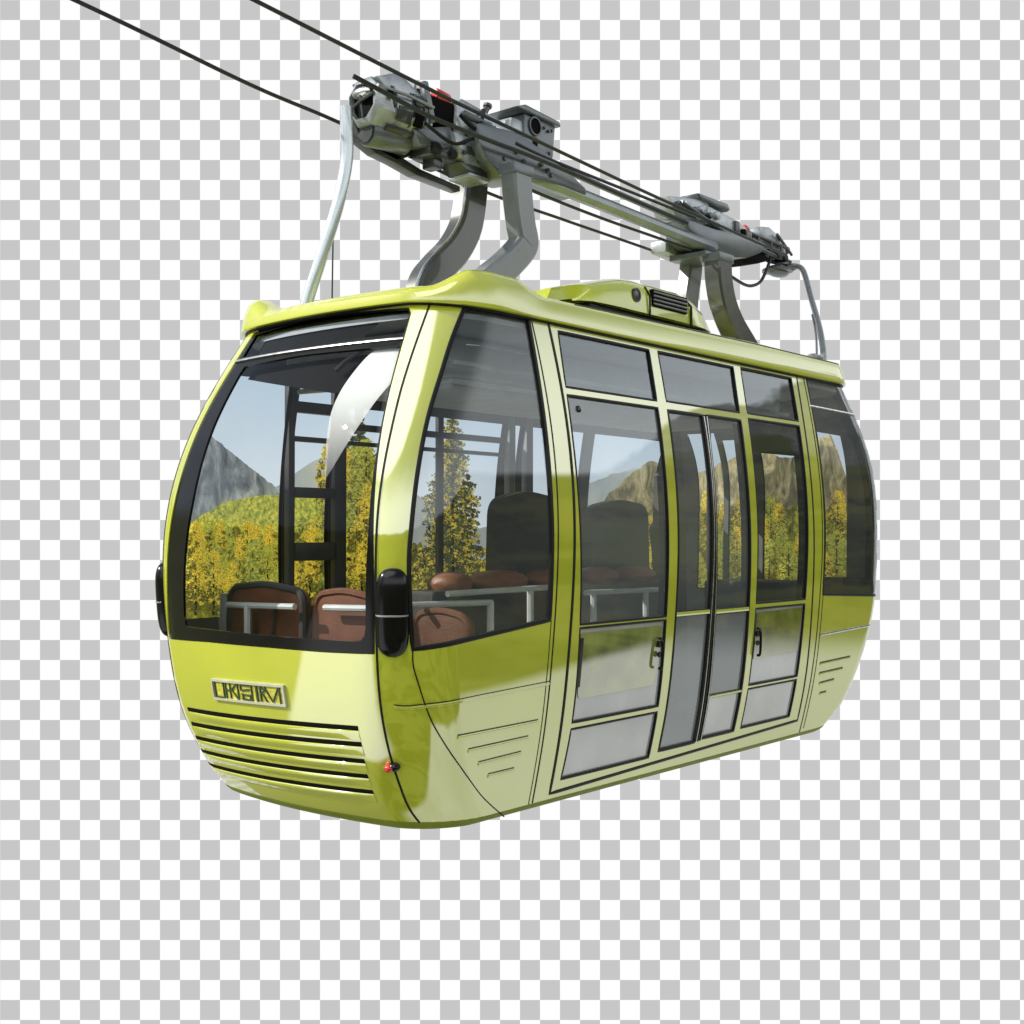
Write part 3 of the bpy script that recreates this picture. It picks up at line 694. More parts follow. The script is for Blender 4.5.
g = MB(); g.box(.59, .618,   .03, .40, 2.625, 2.725, .006); GRL = g.build('vent_grille', 'hole', POD)
g = MB()
for i in range(4):
    z = 2.633+.023*i; g = MB(); g.box(.610, .624, .035, .395, z, z+.012, .003); g.build('slat', 'slat', GRL)
g = MB(); g.tube([(.615, .45, 2.56), (.612, .45, 2.68), (.56, .45, 2.737)], .008, 6); g.tube([(.617, .0, 2.56), (.616, .0, 2.68), (.58, .0, 2.735)], .006, 6); g.build('seam_strip', 'rubber', POD)

# --- suspension arms
def arm(x, pts, wx, wn, mat, sheen=None):
    P = smooth_path([(x, y, z) for y, z in pts], 7); g = MB(); g.beam(P, wx, wn, .014); o = g.build('suspension_arm', mat, CAR)
    if sheen:
        t = [(Vector(P[min(i+1, len(P)-1)])-Vector(P[max(i-1, 0)])).normalized() for i in range(len(P))]
        sgn = sheen
        g = MB(); g.tube([p+Vector((1, 0, 0)).cross(t[i])*(sgn*wn/2)+Vector((wx*.30, 0, 0)) for i, p in enumerate(P)], .011, 6); g.build('edge_sheen', 'silver', o)  # silver strip standing in for the sheen along the arm edge
    g = MB(); y, z = pts[0]; g.box(x-wx*.55, x+wx*.55, y-wn*.54, y+wn*.54, z-.010, z+.05, .008); g.build('flange', 'steel', o)
    return o
M['beam_paint'] = principled('blue_grey_beam_paint', (.25, .29, .33), .26, metal=.35, coat=.3, var=.12)
M['arm_pale'] = principled('pale_arm_paint', (.15, .17, .185), .28, coat=.4, var=.1)
M['arm_olive'] = principled('olive_arm_paint', (.055, .06, .06), .28, coat=.5, var=.15)
arm(-.22, [(-.60, 3.40), (-.62, 3.24), (-.66, 3.08), (-.76, 2.93), (-.90, 2.80), (-1.0, 2.68), (-1.06, 2.45)], .13, .17, 'arm_olive', -1)
arm(.22, [(-.725, 3.29), (-.71, 3.15), (-.685, 3.02), (-.66, 2.93), (-.70, 2.87), (-.83, 2.76), (-.97, 2.66), (-1.15, 2.5)], .11, .155, 'arm_pale')
arm(-.15, [(1.69, 3.31), (1.66, 3.15), (1.62, 2.98), (1.60, 2.75), (1.58, 2.45)], .11, .16, 'arm_pale')
arm(.15, [(1.55, 3.21), (1.56, 3.08), (1.62, 2.92), (1.74, 2.78), (1.93, 2.64), (2.1, 2.5)], .13, .18, 'arm_olive', 1)
# white guide tubes and stay wire
g = MB(); g.tube(smooth_path([(-.09, -1.70, 3.475), (-.09, -1.695, 3.37), (-.095, -1.69, 3.20), (-.11, -1.735, 2.97), (-.16, -1.80, 2.70), (-.21, -1.84, 2.50), (-.23, -1.85, 2.40)], 6), .032, 14); g.build('guide_tube', 'white_tube', CAR)
g = MB(); g.tube([(-.215, -1.68, 2.42), (-.205, -1.68, 2.93)], .004, 6); g.build('stay_wire', 'cable', CAR)
g = MB(); g.tube(smooth_path([(.0, 2.86, 3.42), (.06, 2.90, 3.42), (.14, 2.86, 3.36), (.32, 2.62, 3.10), (.55, 2.29, 2.80), (.70, 2.04, 2.58), (.78, 1.87, 2.46)], 6), .022, 12); g.build('guide_tube', 'arm_pale', CAR)
g = MB(); g.tube(smooth_path([(.42, 2.44, 2.93), (.54, 2.25, 2.76), (.66, 2.02, 2.58), (.72, 1.88, 2.48)], 5), .008, 8); g.box(.74, .82, 1.66, 1.80, 2.46, 2.52, .012); g.build('tube_bracket', 'arm_pale', CAR)

# --- carriage
OX = -.07
g = MB(); g.beam(smooth_path([(.15, -.70, 3.40), (.15, -.45, 3.38), (.15, .3, 3.36), (.15, 1.2, 3.335), (.15, 1.6, 3.33)], 4), .085, .078, .026); BEAM = g.build('carriage_beam', 'beam_paint', CAR)
g = MB(); poly = [(-.93, 3.55), (-.93, 3.44), (-.86, 3.35), (-.72, 3.295), (-.58, 3.30), (-.46, 3.34), (-.2, 3.36), (.05, 3.355), (.05, 3.40), (-.15, 3.47), (-.35, 3.53), (-.6, 3.58)]
g.prism(poly, -.02, .20, .02); g.build('saddle_plate', 'steel', BEAM)
for y, z in ((-.62, 3.46), (-.56, 3.42), (-.40, 3.44), (-.34, 3.42), (-.30, 3.40), (-.72, 3.40)):
    g = MB(); g.cyl((.195, y, z), (.212, y, z), .014, 8); g.build('bolt', 'steel_dark', BEAM)
def housing(y0, y1, zc, r, x=0., flip=1):
    """octagonal roller housing with an open mouth"""
    g = MB(); n = 8; L = y1-y0; prof = [(0, .86), (.05, 1.0), (.32, 1.06), (.36, 1.0), (.62, 1.0), (.66, 1.06), (.72, 1.06), (1., .92)]
    v = []
    for t, s in prof:
        for j in range(n): a = 2*math.pi*(j+.5)/n; v.append((x+r*s*math.cos(a)*.95, y0+L*t, zc+r*s*math.sin(a)))
    k = len(prof); v2 = [(x+r*.74*math.cos(2*math.pi*(j+.5)/n), y0-.004*flip, zc+r*.74*math.sin(2*math.pi*(j+.5)/n)) for j in range(n)]
    v3 = [(x+r*.68*math.cos(2*math.pi*(j+.5)/n), y0+L*.4, zc+r*.68*math.sin(2*math.pi*(j+.5)/n)) for j in range(n)]
    f = [(i*n+j, i*n+(j+1) % n, (i+1)*n+(j+1) % n, (i+1)*n+j) for i in range(k-1) for j in range(n)]
    b = k*n; f += [(b+j, b+(j+1) % n, (j+1) % n, j) for j in range(n)]+[(b+n+j, b+n+(j+1) % n, b+(j+1) % n, b+j) for j in range(n)]
    f += [tuple(b+n+j for j in range(n)), tuple((k-1)*n+j for j in range(n))]
    g.add(v+v2+v3, f); h = g.build('roller_housing', 'steel_lite', CAR)
    g = MB(); g.cyl((x, y0+.03*flip, zc), (x, y0+.12*flip, zc), r*.68, 16); g.build('dark_mouth', 'hole', h)
    g = MB(); g.tube([(x-r*.8, y0-.012*flip, zc-.05), (x, y0-.02*flip, zc-.01), (x+r*.8, y0-.012*flip, zc+.02)], .008, 6); g.tube([(x+.02, y0-.01*flip, zc-r*.7), (x+.0, y0-.012*flip, zc+r*.2)], .006, 6); g.build('mouth_bar', 'steel_dark', h)
    g = MB(); bm = bmesh.new(); bmesh.ops.create_uvsphere(bm, u_segments=14, v_segments=8, radius=1); g._bm(bm, Matrix.Translation((x-.01, y0+.01*flip, zc+r*.34)) @ Matrix.Diagonal((r*.52, .03, r*.24, 1))); g.build('lamp_lens', 'silver', h)
    return h
H = housing(-1.61, -1.20, 3.525, .132)
g = MB(); g.prism([(-1.60, 3.635), (-1.47, 3.69), (-1.42, 3.695), (-1.38, 3.675), (-1.28, 3.63), (-1.24, 3.57), (-1.5, 3.57)], -.10, .10, .015); g.build('housing_hood', 'steel_lite', H)
for y in (-1.50, -1.36, -1.28):
    g = MB(); g.ring((0, y, 3.535), (0, y+.022, 3.535), .09, .130, 16); g.build('clamp_ring', 'steel_dark', H)
for y in (-1.47, -1.38, -1.28):
    g = MB(); g.tube([(.05, y, 3.645), (.05, y+.01, 3.70)], [.012, .005], 6); g.build('cleat', 'steel', H)
# dark plates and bright edge on the housing flank
for t0, t1, y0, y1, mt in ((-.66, -.10, -1.47, -1.375, 'steel_dark'), (-.66, -.10, -1.345, -1.29, 'hole'), (-1.42, -.92, -1.50, -1.24, 'steel_dark'), (.10, .62, -1.35, -1.29, 'steel_dark'), (.02, .30, -1.55, -1.515, 'hole')):
    v = [(.134*1.045*math.cos(t)*.97, y, 3.525+.134*1.045*math.sin(t)) for t in np.linspace(t0, t1, 6) for y in (y0, y1)]
    g = MB(); g.add(v, [(2*i, 2*i+1, 2*i+3, 2*i+2) for i in range(5)]); o = g.build('side_plate', mt, H); md = o.modifiers.new('thick', 'SOLIDIFY'); md.thickness = .012; md.offset = 0
g = MB(); g.tube([(.128, -1.62, 3.575), (.140, -1.42, 3.575), (.135, -1.22, 3.565)], .009, 8); g.build('edge_pipe', 'silver', H)
# lower cylinder, rails and plates under the front housing
g = MB(); g.cyl((-.02, -1.56, 3.385), (-.02, -1.28, 3.405), .075, 20, .01); g.build('buffer_cylinder', 'steel', CAR)
g = MB(); g.cyl((-.02, -1.572, 3.384), (-.02, -1.562, 3.385), .058, 20); g.build('buffer_face', 'steel_dark', CAR)
g = MB(); g.prism([(-1.58, 3.40), (-1.56, 3.345), (-1.45, 3.305), (-1.32, 3.29), (-1.15, 3.26), (-.80, 3.245), (-.80, 3.275), (-1.12, 3.30), (-1.3, 3.34), (-1.5, 3.36)], -.13, -.06, .006); g.build('guide_rail', 'steel_dark', CAR)
g = MB(); g.prism([(-1.62, 3.45), (-1.55, 3.34), (-1.3, 3.30), (-1.18, 3.36), (-1.2, 3.45)], -.13, -.06, .01); g.build('guide_plate', 'steel_dark', CAR)
g = MB(); g.prism([(-1.34, 3.44), (-1.28, 3.36), (-1.06, 3.39), (-.98, 3.45), (-1.05, 3.52)], -.03, .10, .02); g.build('shoe', 'steel', CAR)
g = MB(); g.box(-.05, .10, -1.22, -1.0, 3.33, 3.41, .012); g.box(-.02, .07, -1.15, -1.08, 3.28, 3.35, .01); g.build('clamp_block', 'steel_dark', CAR)
for y, r_ in ((-1.17, .035), (-1.04, .025)):
    g = MB(); g.cyl((.06, y, 3.365), (.12, y, 3.365), r_, 14, .006); g.build('roller', 'rubber', CAR)
# motor, red lamp, gearbox
g = MB(); g.box(-.07, .10, -1.24, -.99, 3.50, 3.655, .03, 3); g.tube([(.02, -1.23, 3.665), (.02, -1.0, 3.65)], .03, 8); g.build('motor_box', 'hole', CAR)
g = MB(); g.prism([(-1.285, 3.695), (-1.25, 3.70), (-1.19, 3.50), (-1.225, 3.48)], .085, .125, .006); g.build('cover_strap', 'steel', CAR)
g = MB(); g.cyl((.07, -1.15, 3.672), (.07, -1.04, 3.667), .036, 16, .012); g.build('signal_lamp', 'red', CAR)
g = MB(); g.prism([(-1.02, 3.66), (-.98, 3.69), (-.80, 3.67), (-.55, 3.64), (-.50, 3.56), (-.70, 3.53), (-.93, 3.50), (-1.0, 3.46), (-1.03, 3.52)], -.07, .12, .025); GB = GB2 = g.build('gearbox', 'steel_lite', CAR)
for y, z, r_ in ((-.98, 3.44, .014), (-.86, 3.44, .014), (-.98, 3.385, .014), (-.86, 3.365, .014)):
    g = MB(); g.cyl((.125, y, z), (.142, y, z), r_, 8); g.build('bolt', 'steel_dark', GB2)
g = MB(); g.box(.122, .136, -.955, -.885, 3.385, 3.43, .004); g.build('inspection_cover', 'steel_dark', GB2)
g = MB(); g.prism([(-1.06, 3.49), (-.80, 3.48), (-.76, 3.42), (-.80, 3.335), (-.96, 3.33), (-1.02, 3.38)], -.04, .13, .02); g.build('gearbox', 'steel_lite', CAR)
g = MB(); g.prism([(-1.0, 3.335), (-.78, 3.335), (-.76, 3.29), (-.93, 3.285)], -.03, .12, .01); g.build('foot_plate', 'steel_dark', CAR)
g = MB(); g.box(-.03, .13, -.93, -.76, 3.268, 3.290, .006); g.build('foot_plate', 'steel_lite', CAR)
for i in range(9):
    y = -.80+.055*i; g = MB(); g.box(.105, .15+.01*(i % 2), y, y+.038, 3.535-.012*i, 3.60-.010*i, .006); g.build('valve', 'silver' if i % 3 == 1 else ('steel_lite' if i % 2 else 'steel'), GB)
for i in range(7):
    y = -.78+.06*i; g = MB(); g.cyl((.02, y, 3.64-.008*i), (.02, y, 3.70-.008*i), .014+.006*(i % 2), 8); g.build('valve_stem', 'silver' if i % 2 else 'steel_dark', GB)
g = MB(); g.tube(smooth_path([(.13, -.98, 3.60), (.16, -.85, 3.57), (.155, -.5, 3.52), (.15, -.1, 3.49), (.14, .3, 3.475), (.13, 1.3, 3.44)], 5), .020, 10); g.build('hydraulic_pipe', 'steel', GB)
g = MB(); g.cyl((.02, -.70, 3.68), (.02, -.66, 3.745), .018, 10); g.cyl((.02, -.66, 3.745), (.02, -.655, 3.76), .026, 10); g.build('filler_cap', 'steel_dark', GB)
g = MB(); g.tube(smooth_path([(.14, -1.02, 3.58), (.17, -.93, 3.52), (.16, -.86, 3.60), (.13, -.82, 3.66)], 6), .012, 6); g.tube(smooth_path([(.15, -1.3, 3.46), (.16, -1.1, 3.40), (.16, -.95, 3.46), (.14, -.85, 3.50)], 6), .010, 6); g.build('hose', 'rubber', GB)
# hooded head box
g = MB(); g.prism([(-.46, 3.74), (-.17, 3.74), (-.19, 3.55), (-.25, 3.46), (-.46, 3.46)], -.09, .13, .012); HB = g.build('head_box', 'steel', CAR)
g = MB(); g.prism([(-.55, 3.755), (-.47, 3.785), (-.15, 3.765), (-.14, 3.735), (-.47, 3.745)], -.11, .15, .010); g.build('box_lid', 'steel', HB)
g = MB(); g.cyl((.125, -.37, 3.685), (.136, -.37, 3.685), .048, 20); g.box(.128, .136, -.385, -.345, 3.48, 3.62, .002); g.build('dark_port', 'hole', HB)
g = MB(); g.ring((.13, -.37, 3.685), (.142, -.37, 3.685), .046, .056); g.build('port_ring', 'steel_dark', HB)
for y, z in ((-.28, 3.70), (-.24, 3.69), (-.21, 3.70), (-.23, 3.56)):
    g = MB(); g.cyl((.13, y, z), (.142, y, z), .010, 8); g.build('bolt', 'steel_dark', HB)
g = MB(); g.prism([(-.56, 3.70), (-.46, 3.70), (-.44, 3.56), (-.50, 3.52), (-.60, 3.56)], -.06, .12, .02); g.build('actuator', 'steel_lite', HB)

# rear carriage
g = MB(); g.prism([(1.22, 3.46), (1.6, 3.46), (2.0, 3.50), (2.35, 3.49), (2.25, 3.40), (2.05, 3.33), (1.80, 3.29), (1.5, 3.29), (1.3, 3.33)], -.04, .17, .02); RS = g.build('rear_saddle', 'steel', CAR)
g = MB(); g.prism([(1.30, 3.36), (1.30, 3.28), (1.62, 3.26), (1.74, 3.30), (1.74, 3.36)], -.18, -.05, .012); g.build('foot_plate', 'steel_lite', CAR)
g = MB(); g.box(-.10, .20, 1.42, 1.72, 3.235, 3.275, .008); g.build('foot_plate', 'steel', CAR)
g = MB(); g.prism([(1.12, 3.61), (1.62, 3.68), (1.66, 3.60), (1.5, 3.50), (1.2, 3.47)], -.07, .10, .02); g.build('gearbox', 'steel_lite', RS)
g = MB(); g.prism([(1.46, 3.695), (1.86, 3.70), (1.90, 3.665), (1.86, 3.64), (1.5, 3.66)], -.08, .12, .012); g.build('box_lid', 'steel', RS)
g = MB(); g.prism([(1.60, 3.64), (1.95, 3.62), (2.35, 3.56), (2.3, 3.47), (1.9, 3.47), (1.6, 3.5)], -.06, .11, .025); g.build('gearbox', 'steel_lite', RS)
for i in range(6):
    y = 1.2+.1*i; g = MB(); g.cyl((.10, y, 3.56+.02*(i % 2)), (.14, y, 3.56+.02*(i % 2)), .022+.008*(i % 2), 12, .006); g.build('valve', 'steel_lite' if i % 2 else 'steel_dark', RS)
g = MB(); g.box(.09, .13, 1.96, 2.02, 3.50, 3.60, .01); g.build('valve', 'steel_dark', RS)
g = MB(); g.box(.09, .14, 2.10, 2.18, 3.48, 3.55, .01); g.build('valve', 'steel_dark', RS)
g = MB(); g.cyl((.08, 2.14, 3.585), (.08, 2.21, 3.58), .030, 14, .01); g.build('signal_lamp', 'red', CAR)
g = MB(); g.box(.02, .13, 2.06, 2.22, 3.50, 3.56, .015); g.build('motor_box', 'hole', CAR)
g = MB(); g.prism([(2.36, 3.64), (2.52, 3.665), (2.66, 3.63), (2.80, 3.52), (2.74, 3.47), (2.5, 3.52), (2.4, 3.56)], -.08, .10, .02); RH = g.build('roller_housing', 'steel_lite', CAR)
g = MB(); g.ring((.01, 2.62, 3.57), (.01, 2.66, 3.565), .08, .105, 14); g.build('clamp_ring', 'steel', RH)
g = MB(); g.cyl((0, 2.78, 3.545), (0, 2.88, 3.535), .05, 14, .012); g.cyl((.02, 2.84, 3.575), (.02, 2.95, 3.565), .035, 12, .01); g.cyl((.0, 2.82, 3.49), (.0, 2.93, 3.49), .03, 12, .01); g.build('end_buffer', 'rubber', RH)
g = MB(); g.prism([(1.86, 3.40), (2.05, 3.44), (2.34, 3.44), (2.50, 3.40), (2.30, 3.34), (2.12, 3.30), (2.0, 3.33)], -.05, .13, .02); g.build('shoe', 'hole', CAR)
g = MB(); g.prism([(2.2, 3.44), (2.62, 3.47), (2.50, 3.405), (2.3, 3.38)], -.07, .08, .012); g.build('shoe', 'steel_lite', CAR)
g = MB()
g.tube(smooth_path([(.14, 1.20, 3.57), (.15, 1.5, 3.51), (.15, 1.9, 3.45), (.14, 2.4, 3.44), (.1, 2.85, 3.45)], 5), .016, 8)
g.tube([(.12, 2.1, 3.55), (.12, 2.75, 3.54)], .013, 8)
for y in (2.3, 2.5, 2.66): g.tube([(.125, y, 3.55), (.125, y, 3.43)], .010, 6)
g.tube([(.12, 2.6, 3.62), (.12, 2.84, 3.50)], .011, 6); g.build('frame_rod', 'steel_dark', RS)
for y, z in ((2.32, 3.47), (2.46, 3.47), (2.58, 3.46), (2.70, 3.45)):
    g = MB(); g.cyl((.06, y, z), (.15, y, z), .032, 12, .008); g.build('roller', 'rubber', RS)
bm = bmesh.new(); bmesh.ops.create_uvsphere(bm, u_segments=18, v_segments=10, radius=1); g = MB(); g._bm(bm, Matrix.Translation((.06, 2.72, 3.36)) @ Matrix.Diagonal((.07, .14, .045, 1))); g.build('pulley_cover', 'steel', CAR)
g = MB(); g.ring((.06, 2.72, 3.355), (.06, 2.72, 3.375), .06, .12); g.tube([(.04, 2.6, 3.43), (.05, 2.95, 3.44), (.06, 3.0, 3.43)], .020, 8); g.build('pulley_bracket', 'steel_dark', CAR)
g = MB(); g.tube(smooth_path([(.12, 1.76, 3.21), (.12, 1.95, 3.17), (.12, 2.15, 3.15), (.12, 2.32, 3.20), (.12, 2.42, 3.30), (.12, 2.5, 3.42)], 6), .012, 8); g.build('loop_hose', 'cable', CAR)

OX = 0.
# ------------------------------------------------------------------ cables (top-level things)
def rope(name, pts, r, label):
    g = MB(); g.tube(smooth_path(pts, 10), r, 8); o = g.build(name, 'cable'); tag(o, label, 'cable'); return o
rope('track_rope', [(.25, -8.2, 4.12), (.25, -5, 3.83), (.25, -2.54, 3.64), (.25, -1.37, 3.552), (.25, -.73, 3.517), (.25, .02, 3.478), (.25, .55, 3.452), (.25, 1.15, 3.43), (.25, 1.75, 3.405), (.25, 2.35, 3.385)], .0102, 'black upper wire rope passing in front of the grey head box on the carriage')
rope('track_rope', [(-.25, -8.2, 4.05), (-.25, -5, 3.76), (-.25, -3.1, 3.592), (-.25, -2.18, 3.492), (-.25, -1.56, 3.452), (-.25, -.5, 3.345), (-.25, .27, 3.326), (-.25, .82, 3.318), (-.25, 1.69, 3.305)], .0102, 'black lower wire rope entering at top left and passing behind the suspension arms')
rope('haul_rope', [(.20, -1.93, 3.42), (.22, -1.72, 3.365), (.21, -1.4, 3.42), (.20, -1.05, 3.42), (.195, -.6, 3.45), (.17, -.1, 3.445), (.17, .4, 3.425), (.17, 1.2, 3.385)], .0125, 'dark rope hugging the side of the front housing then running just above the grey beam') if False else None
rope('haul_rope', [(.14, -1.86, 3.53), (.19, -1.72, 3.485), (.20, -1.4, 3.445), (.20, -1.0, 3.435), (.19, -.6, 3.44), (.17, -.1, 3.438), (.15, .4, 3.43), (.12, 1.2, 3.42)], .0125, 'dark rope hugging the front housing then running just above the grey beam')
rope('haul_rope', [(.13, -.62, 3.51), (.125, -.35, 3.495), (.12, .2, 3.488), (.12, .63, 3.483), (.12, 1.3, 3.475)], .010, 'thin dark rope in the middle, between the upper rope and the one above the beam')
rope('haul_rope', [(.05, -.60, 3.33), (.05, -.3, 3.305), (.05, .3, 3.285), (.05, .9, 3.28), (.05, 1.35, 3.275)], .010, 'short dark rope running close under the grey carriage beam')

# ------------------------------------------------------------------ autumn valley beyond the far windows
def ramp_mat(name, stops, scale, detail=8, emit=.35, stretch=(1, 1, 1), rough=.9, dist=0.):  # emit: self-glow standing in for daylight on the scenery
    m, nt, out = new_mat(name); p = nt.nodes.new('ShaderNodeBsdfPrincipled'); tc = nt.nodes.new('ShaderNodeTexCoord'); mp = nt.nodes.new('ShaderNodeMapping'); mp.inputs['Scale'].default_value = stretch
    n = nt.nodes.new('ShaderNodeTexNoise'); n.inputs['Scale'].default_value = scale; n.inputs['Detail'].default_value = detail; n.inputs['Roughness'].default_value = .65; n.inputs['Distortion'].default_value = dist
    link(nt, tc.outputs['Object'], mp.inputs['Vector']); link(nt, mp.outputs['Vector'], n.inputs['Vector'])
    r = nt.nodes.new('ShaderNodeValToRGB'); cr = r.color_ramp
    while len(cr.elements) < len(stops): cr.elements.new(.5)
    for e, (pos, c) in zip(cr.elements, stops): e.position = pos; e.color = (*c, 1)
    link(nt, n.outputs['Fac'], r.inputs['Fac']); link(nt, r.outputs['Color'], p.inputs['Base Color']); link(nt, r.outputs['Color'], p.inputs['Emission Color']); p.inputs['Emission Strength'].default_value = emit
    p.inputs['Roughness'].default_value = rough; p.inputs['Specular IOR Level'].default_value = .1
    link(nt, p.outputs[0], out.inputs['Surface']); m.cycles.emission_sampling = 'NONE'
    return m
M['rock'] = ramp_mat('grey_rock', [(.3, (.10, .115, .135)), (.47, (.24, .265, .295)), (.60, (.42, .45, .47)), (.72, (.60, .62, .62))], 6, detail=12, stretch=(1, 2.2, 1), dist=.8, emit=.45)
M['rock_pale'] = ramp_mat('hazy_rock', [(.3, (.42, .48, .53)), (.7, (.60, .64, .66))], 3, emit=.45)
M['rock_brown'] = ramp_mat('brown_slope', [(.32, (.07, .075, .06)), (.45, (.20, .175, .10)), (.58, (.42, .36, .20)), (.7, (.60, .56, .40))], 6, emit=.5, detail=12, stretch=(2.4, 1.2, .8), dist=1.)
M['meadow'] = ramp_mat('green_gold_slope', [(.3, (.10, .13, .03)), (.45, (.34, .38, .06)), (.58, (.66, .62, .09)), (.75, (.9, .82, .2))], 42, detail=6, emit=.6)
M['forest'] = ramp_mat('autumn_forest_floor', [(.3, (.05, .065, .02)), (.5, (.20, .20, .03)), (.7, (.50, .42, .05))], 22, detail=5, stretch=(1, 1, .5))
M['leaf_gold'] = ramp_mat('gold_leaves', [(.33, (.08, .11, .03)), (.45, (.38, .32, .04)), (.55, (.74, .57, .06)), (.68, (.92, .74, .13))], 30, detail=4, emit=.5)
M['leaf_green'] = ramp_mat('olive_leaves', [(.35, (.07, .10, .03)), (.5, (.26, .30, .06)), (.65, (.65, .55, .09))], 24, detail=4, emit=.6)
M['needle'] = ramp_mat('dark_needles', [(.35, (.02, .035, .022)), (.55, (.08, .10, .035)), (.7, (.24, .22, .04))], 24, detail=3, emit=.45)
M['bark'] = principled('bark', (.03, .022, .015), .9, var=.3)
# pale sky sheet following the far walls
mS, nt, out = new_mat('pale_sky')
tc = nt.nodes.new('ShaderNodeTexCoord'); sp = nt.nodes.new('ShaderNodeSeparateXYZ'); link(nt, tc.outputs['Object'], sp.inputs[0])
mr = nt.nodes.new('ShaderNodeMapRange'); mr.inputs['From Min'].default_value = 1.3; mr.inputs['From Max'].default_value = 2.2; link(nt, sp.outputs['Z'], mr.inputs['Value'])
nz = nt.nodes.new('ShaderNodeTexNoise'); nz.inputs['Scale'].default_value = 1.8; nz.inputs['Detail'].default_value = 6; link(nt, tc.outputs['Object'], nz.inputs['Vector'])
ad = nt.nodes.new('ShaderNodeMath'); ad.operation = 'MULTIPLY_ADD'; ad.inputs[1].default_value = .9; link(nt, nz.outputs['Fac'], ad.inputs[0])
sb = nt.nodes.new('ShaderNodeMath'); sb.operation = 'SUBTRACT'; sb.inputs[1].default_value = .45; link(nt, ad.outputs[0], sb.inputs[0]); link(nt, mr.outputs[0], ad.inputs[2])
r = nt.nodes.new('ShaderNodeValToRGB'); r.color_ramp.elements[0].color = (.74, .80, .82, 1); r.color_ramp.elements[1].color = (.50, .62, .72, 1); link(nt, sb.outputs[0], r.inputs['Fac'])
em = nt.nodes.new('ShaderNodeEmission'); em.inputs['Strength'].default_value = 1.0; link(nt, r.outputs['Color'], em.inputs['Color']); link(nt, em.outputs[0], out.inputs['Surface'])
mS.cycles.emission_sampling = 'NONE'; M['sky'] = mS
# path: along the far side (s = y) then round the rear (s = 2.75 + (x + 1.1))
def path(s, d):
    if s < 2.45: return Vector((-1.06-d, s, 0)), Vector((-1, 0, 0))
    if s < 3.0:
        t = (s-2.45)/.55*math.pi/2; return Vector((-.76-(.30+d)*math.cos(t), 2.45+(.30+d)*math.sin(t), 0)), Vector((-math.cos(t), math.sin(t), 0))
    return Vector((-.76+(s-3.0), 2.75+d, 0)), Vector((0, 1, 0))
EDGE = lambda z: float(np.interp(z, [.8, 1.33, 1.55, 1.9, 2.15, 2.3], [-1.95, -1.94, -1.86, -1.72, -1.57, -1.47]))
END = lambda z: float(np.interp(z, [1.5, 1.75, 2.0, 2.2], [4.32, 4.26, 4.16, 4.06]))
def relief(name, s0, s1, d, top, z0, mat, rough=.03, seed=0, n=110, rows=26, lean=.08):
    from mathutils import noise as mn
    v = []
    for i in range(n+1):
        s = s0+(s1-s0)*i/n; zt = top(s)
        for j in range(rows+1):
            t = j/rows; z = z0+(zt-z0)*t; p, nn = path(min(max(s, EDGE(z)), END(z)), d+lean*t+rough*mn.fractal(Vector((s*5+seed, z*5, seed)), 1, 2, 5))
            v.append((p.x, p.y, z))
    f = [(i*(rows+1)+j, (i+1)*(rows+1)+j, (i+1)*(rows+1)+j+1, i*(rows+1)+j+1) for i in range(n) for j in range(rows)]
    return make(name, v, f, mat)
from mathutils import noise as mn
def rough_top(tab, amp=.02, freq=7, seed=0):
    xs = [t[0] for t in tab]; ys = [t[1] for t in tab]
    return lambda s: float(np.interp(s, xs, ys))+amp*mn.fractal(Vector((s*freq, seed, 0)), 1, 2, 5)
v = []; NS = 90; NZ = 16
for i in range(NS+1):
    for j in range(NZ+1):
        z = .70+1.58*j/NZ; e_ = END(z); s_ = EDGE(z)+(e_-EDGE(z))*i/NS; p, nn = path(s_, .17+.14*min(1, max(0, (s_-.2)/.5))); v.append((p.x, p.y, min(z, 2.16) if p.y > 1.9 else z))
sky = make('sky', v, [(i*(NZ+1)+j, (i+1)*(NZ+1)+j, (i+1)*(NZ+1)+j+1, i*(NZ+1)+j+1) for i in range(NS) for j in range(NZ)], 'sky'); tag(sky, 'pale hazy sky seen through the far cabin windows', 'sky', kind='structure')
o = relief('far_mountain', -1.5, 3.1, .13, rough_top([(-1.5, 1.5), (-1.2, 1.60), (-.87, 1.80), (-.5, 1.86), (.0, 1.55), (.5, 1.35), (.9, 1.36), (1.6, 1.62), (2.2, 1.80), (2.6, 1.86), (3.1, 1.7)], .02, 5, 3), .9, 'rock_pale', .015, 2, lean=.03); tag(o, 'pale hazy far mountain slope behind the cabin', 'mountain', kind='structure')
o = relief('mountain', -2.0, -.75, .085, rough_top([(-1.95, 1.72), (-1.86, 1.87), (-1.74, 1.885), (-1.64, 1.80), (-1.5, 1.72), (-1.3, 1.60), (-1.1, 1.45), (-.75, 1.2)], .025, 9, 1), .9, 'rock', .025, 5, lean=.03); tag(o, 'grey rocky mountain peak seen through the windscreen', 'mountain', kind='structure')
o = relief('hillside', -2.0, -.45, .05, rough_top([(-1.95, 1.33), (-1.84, 1.40), (-1.65, 1.49), (-1.39, 1.535), (-1.1, 1.54), (-.8, 1.53), (-.45, 1.45)], .012, 14, 4), .75, 'meadow', .018, 9, lean=.02); tag(o, 'rounded yellow green hill below the grey mountain', 'hill', kind='structure')
o = relief('valley_slope', .5, 2.45, .055, rough_top([(.5, 1.08), (.78, 1.34), (1.2, 1.40), (1.7, 1.44), (2.1, 1.45), (2.45, 1.40)], .02, 8, 8), .75, 'rock_brown', .025, 12, lean=.03); tag(o, 'olive brown valley slope behind the dark high seats', 'hill', kind='structure')
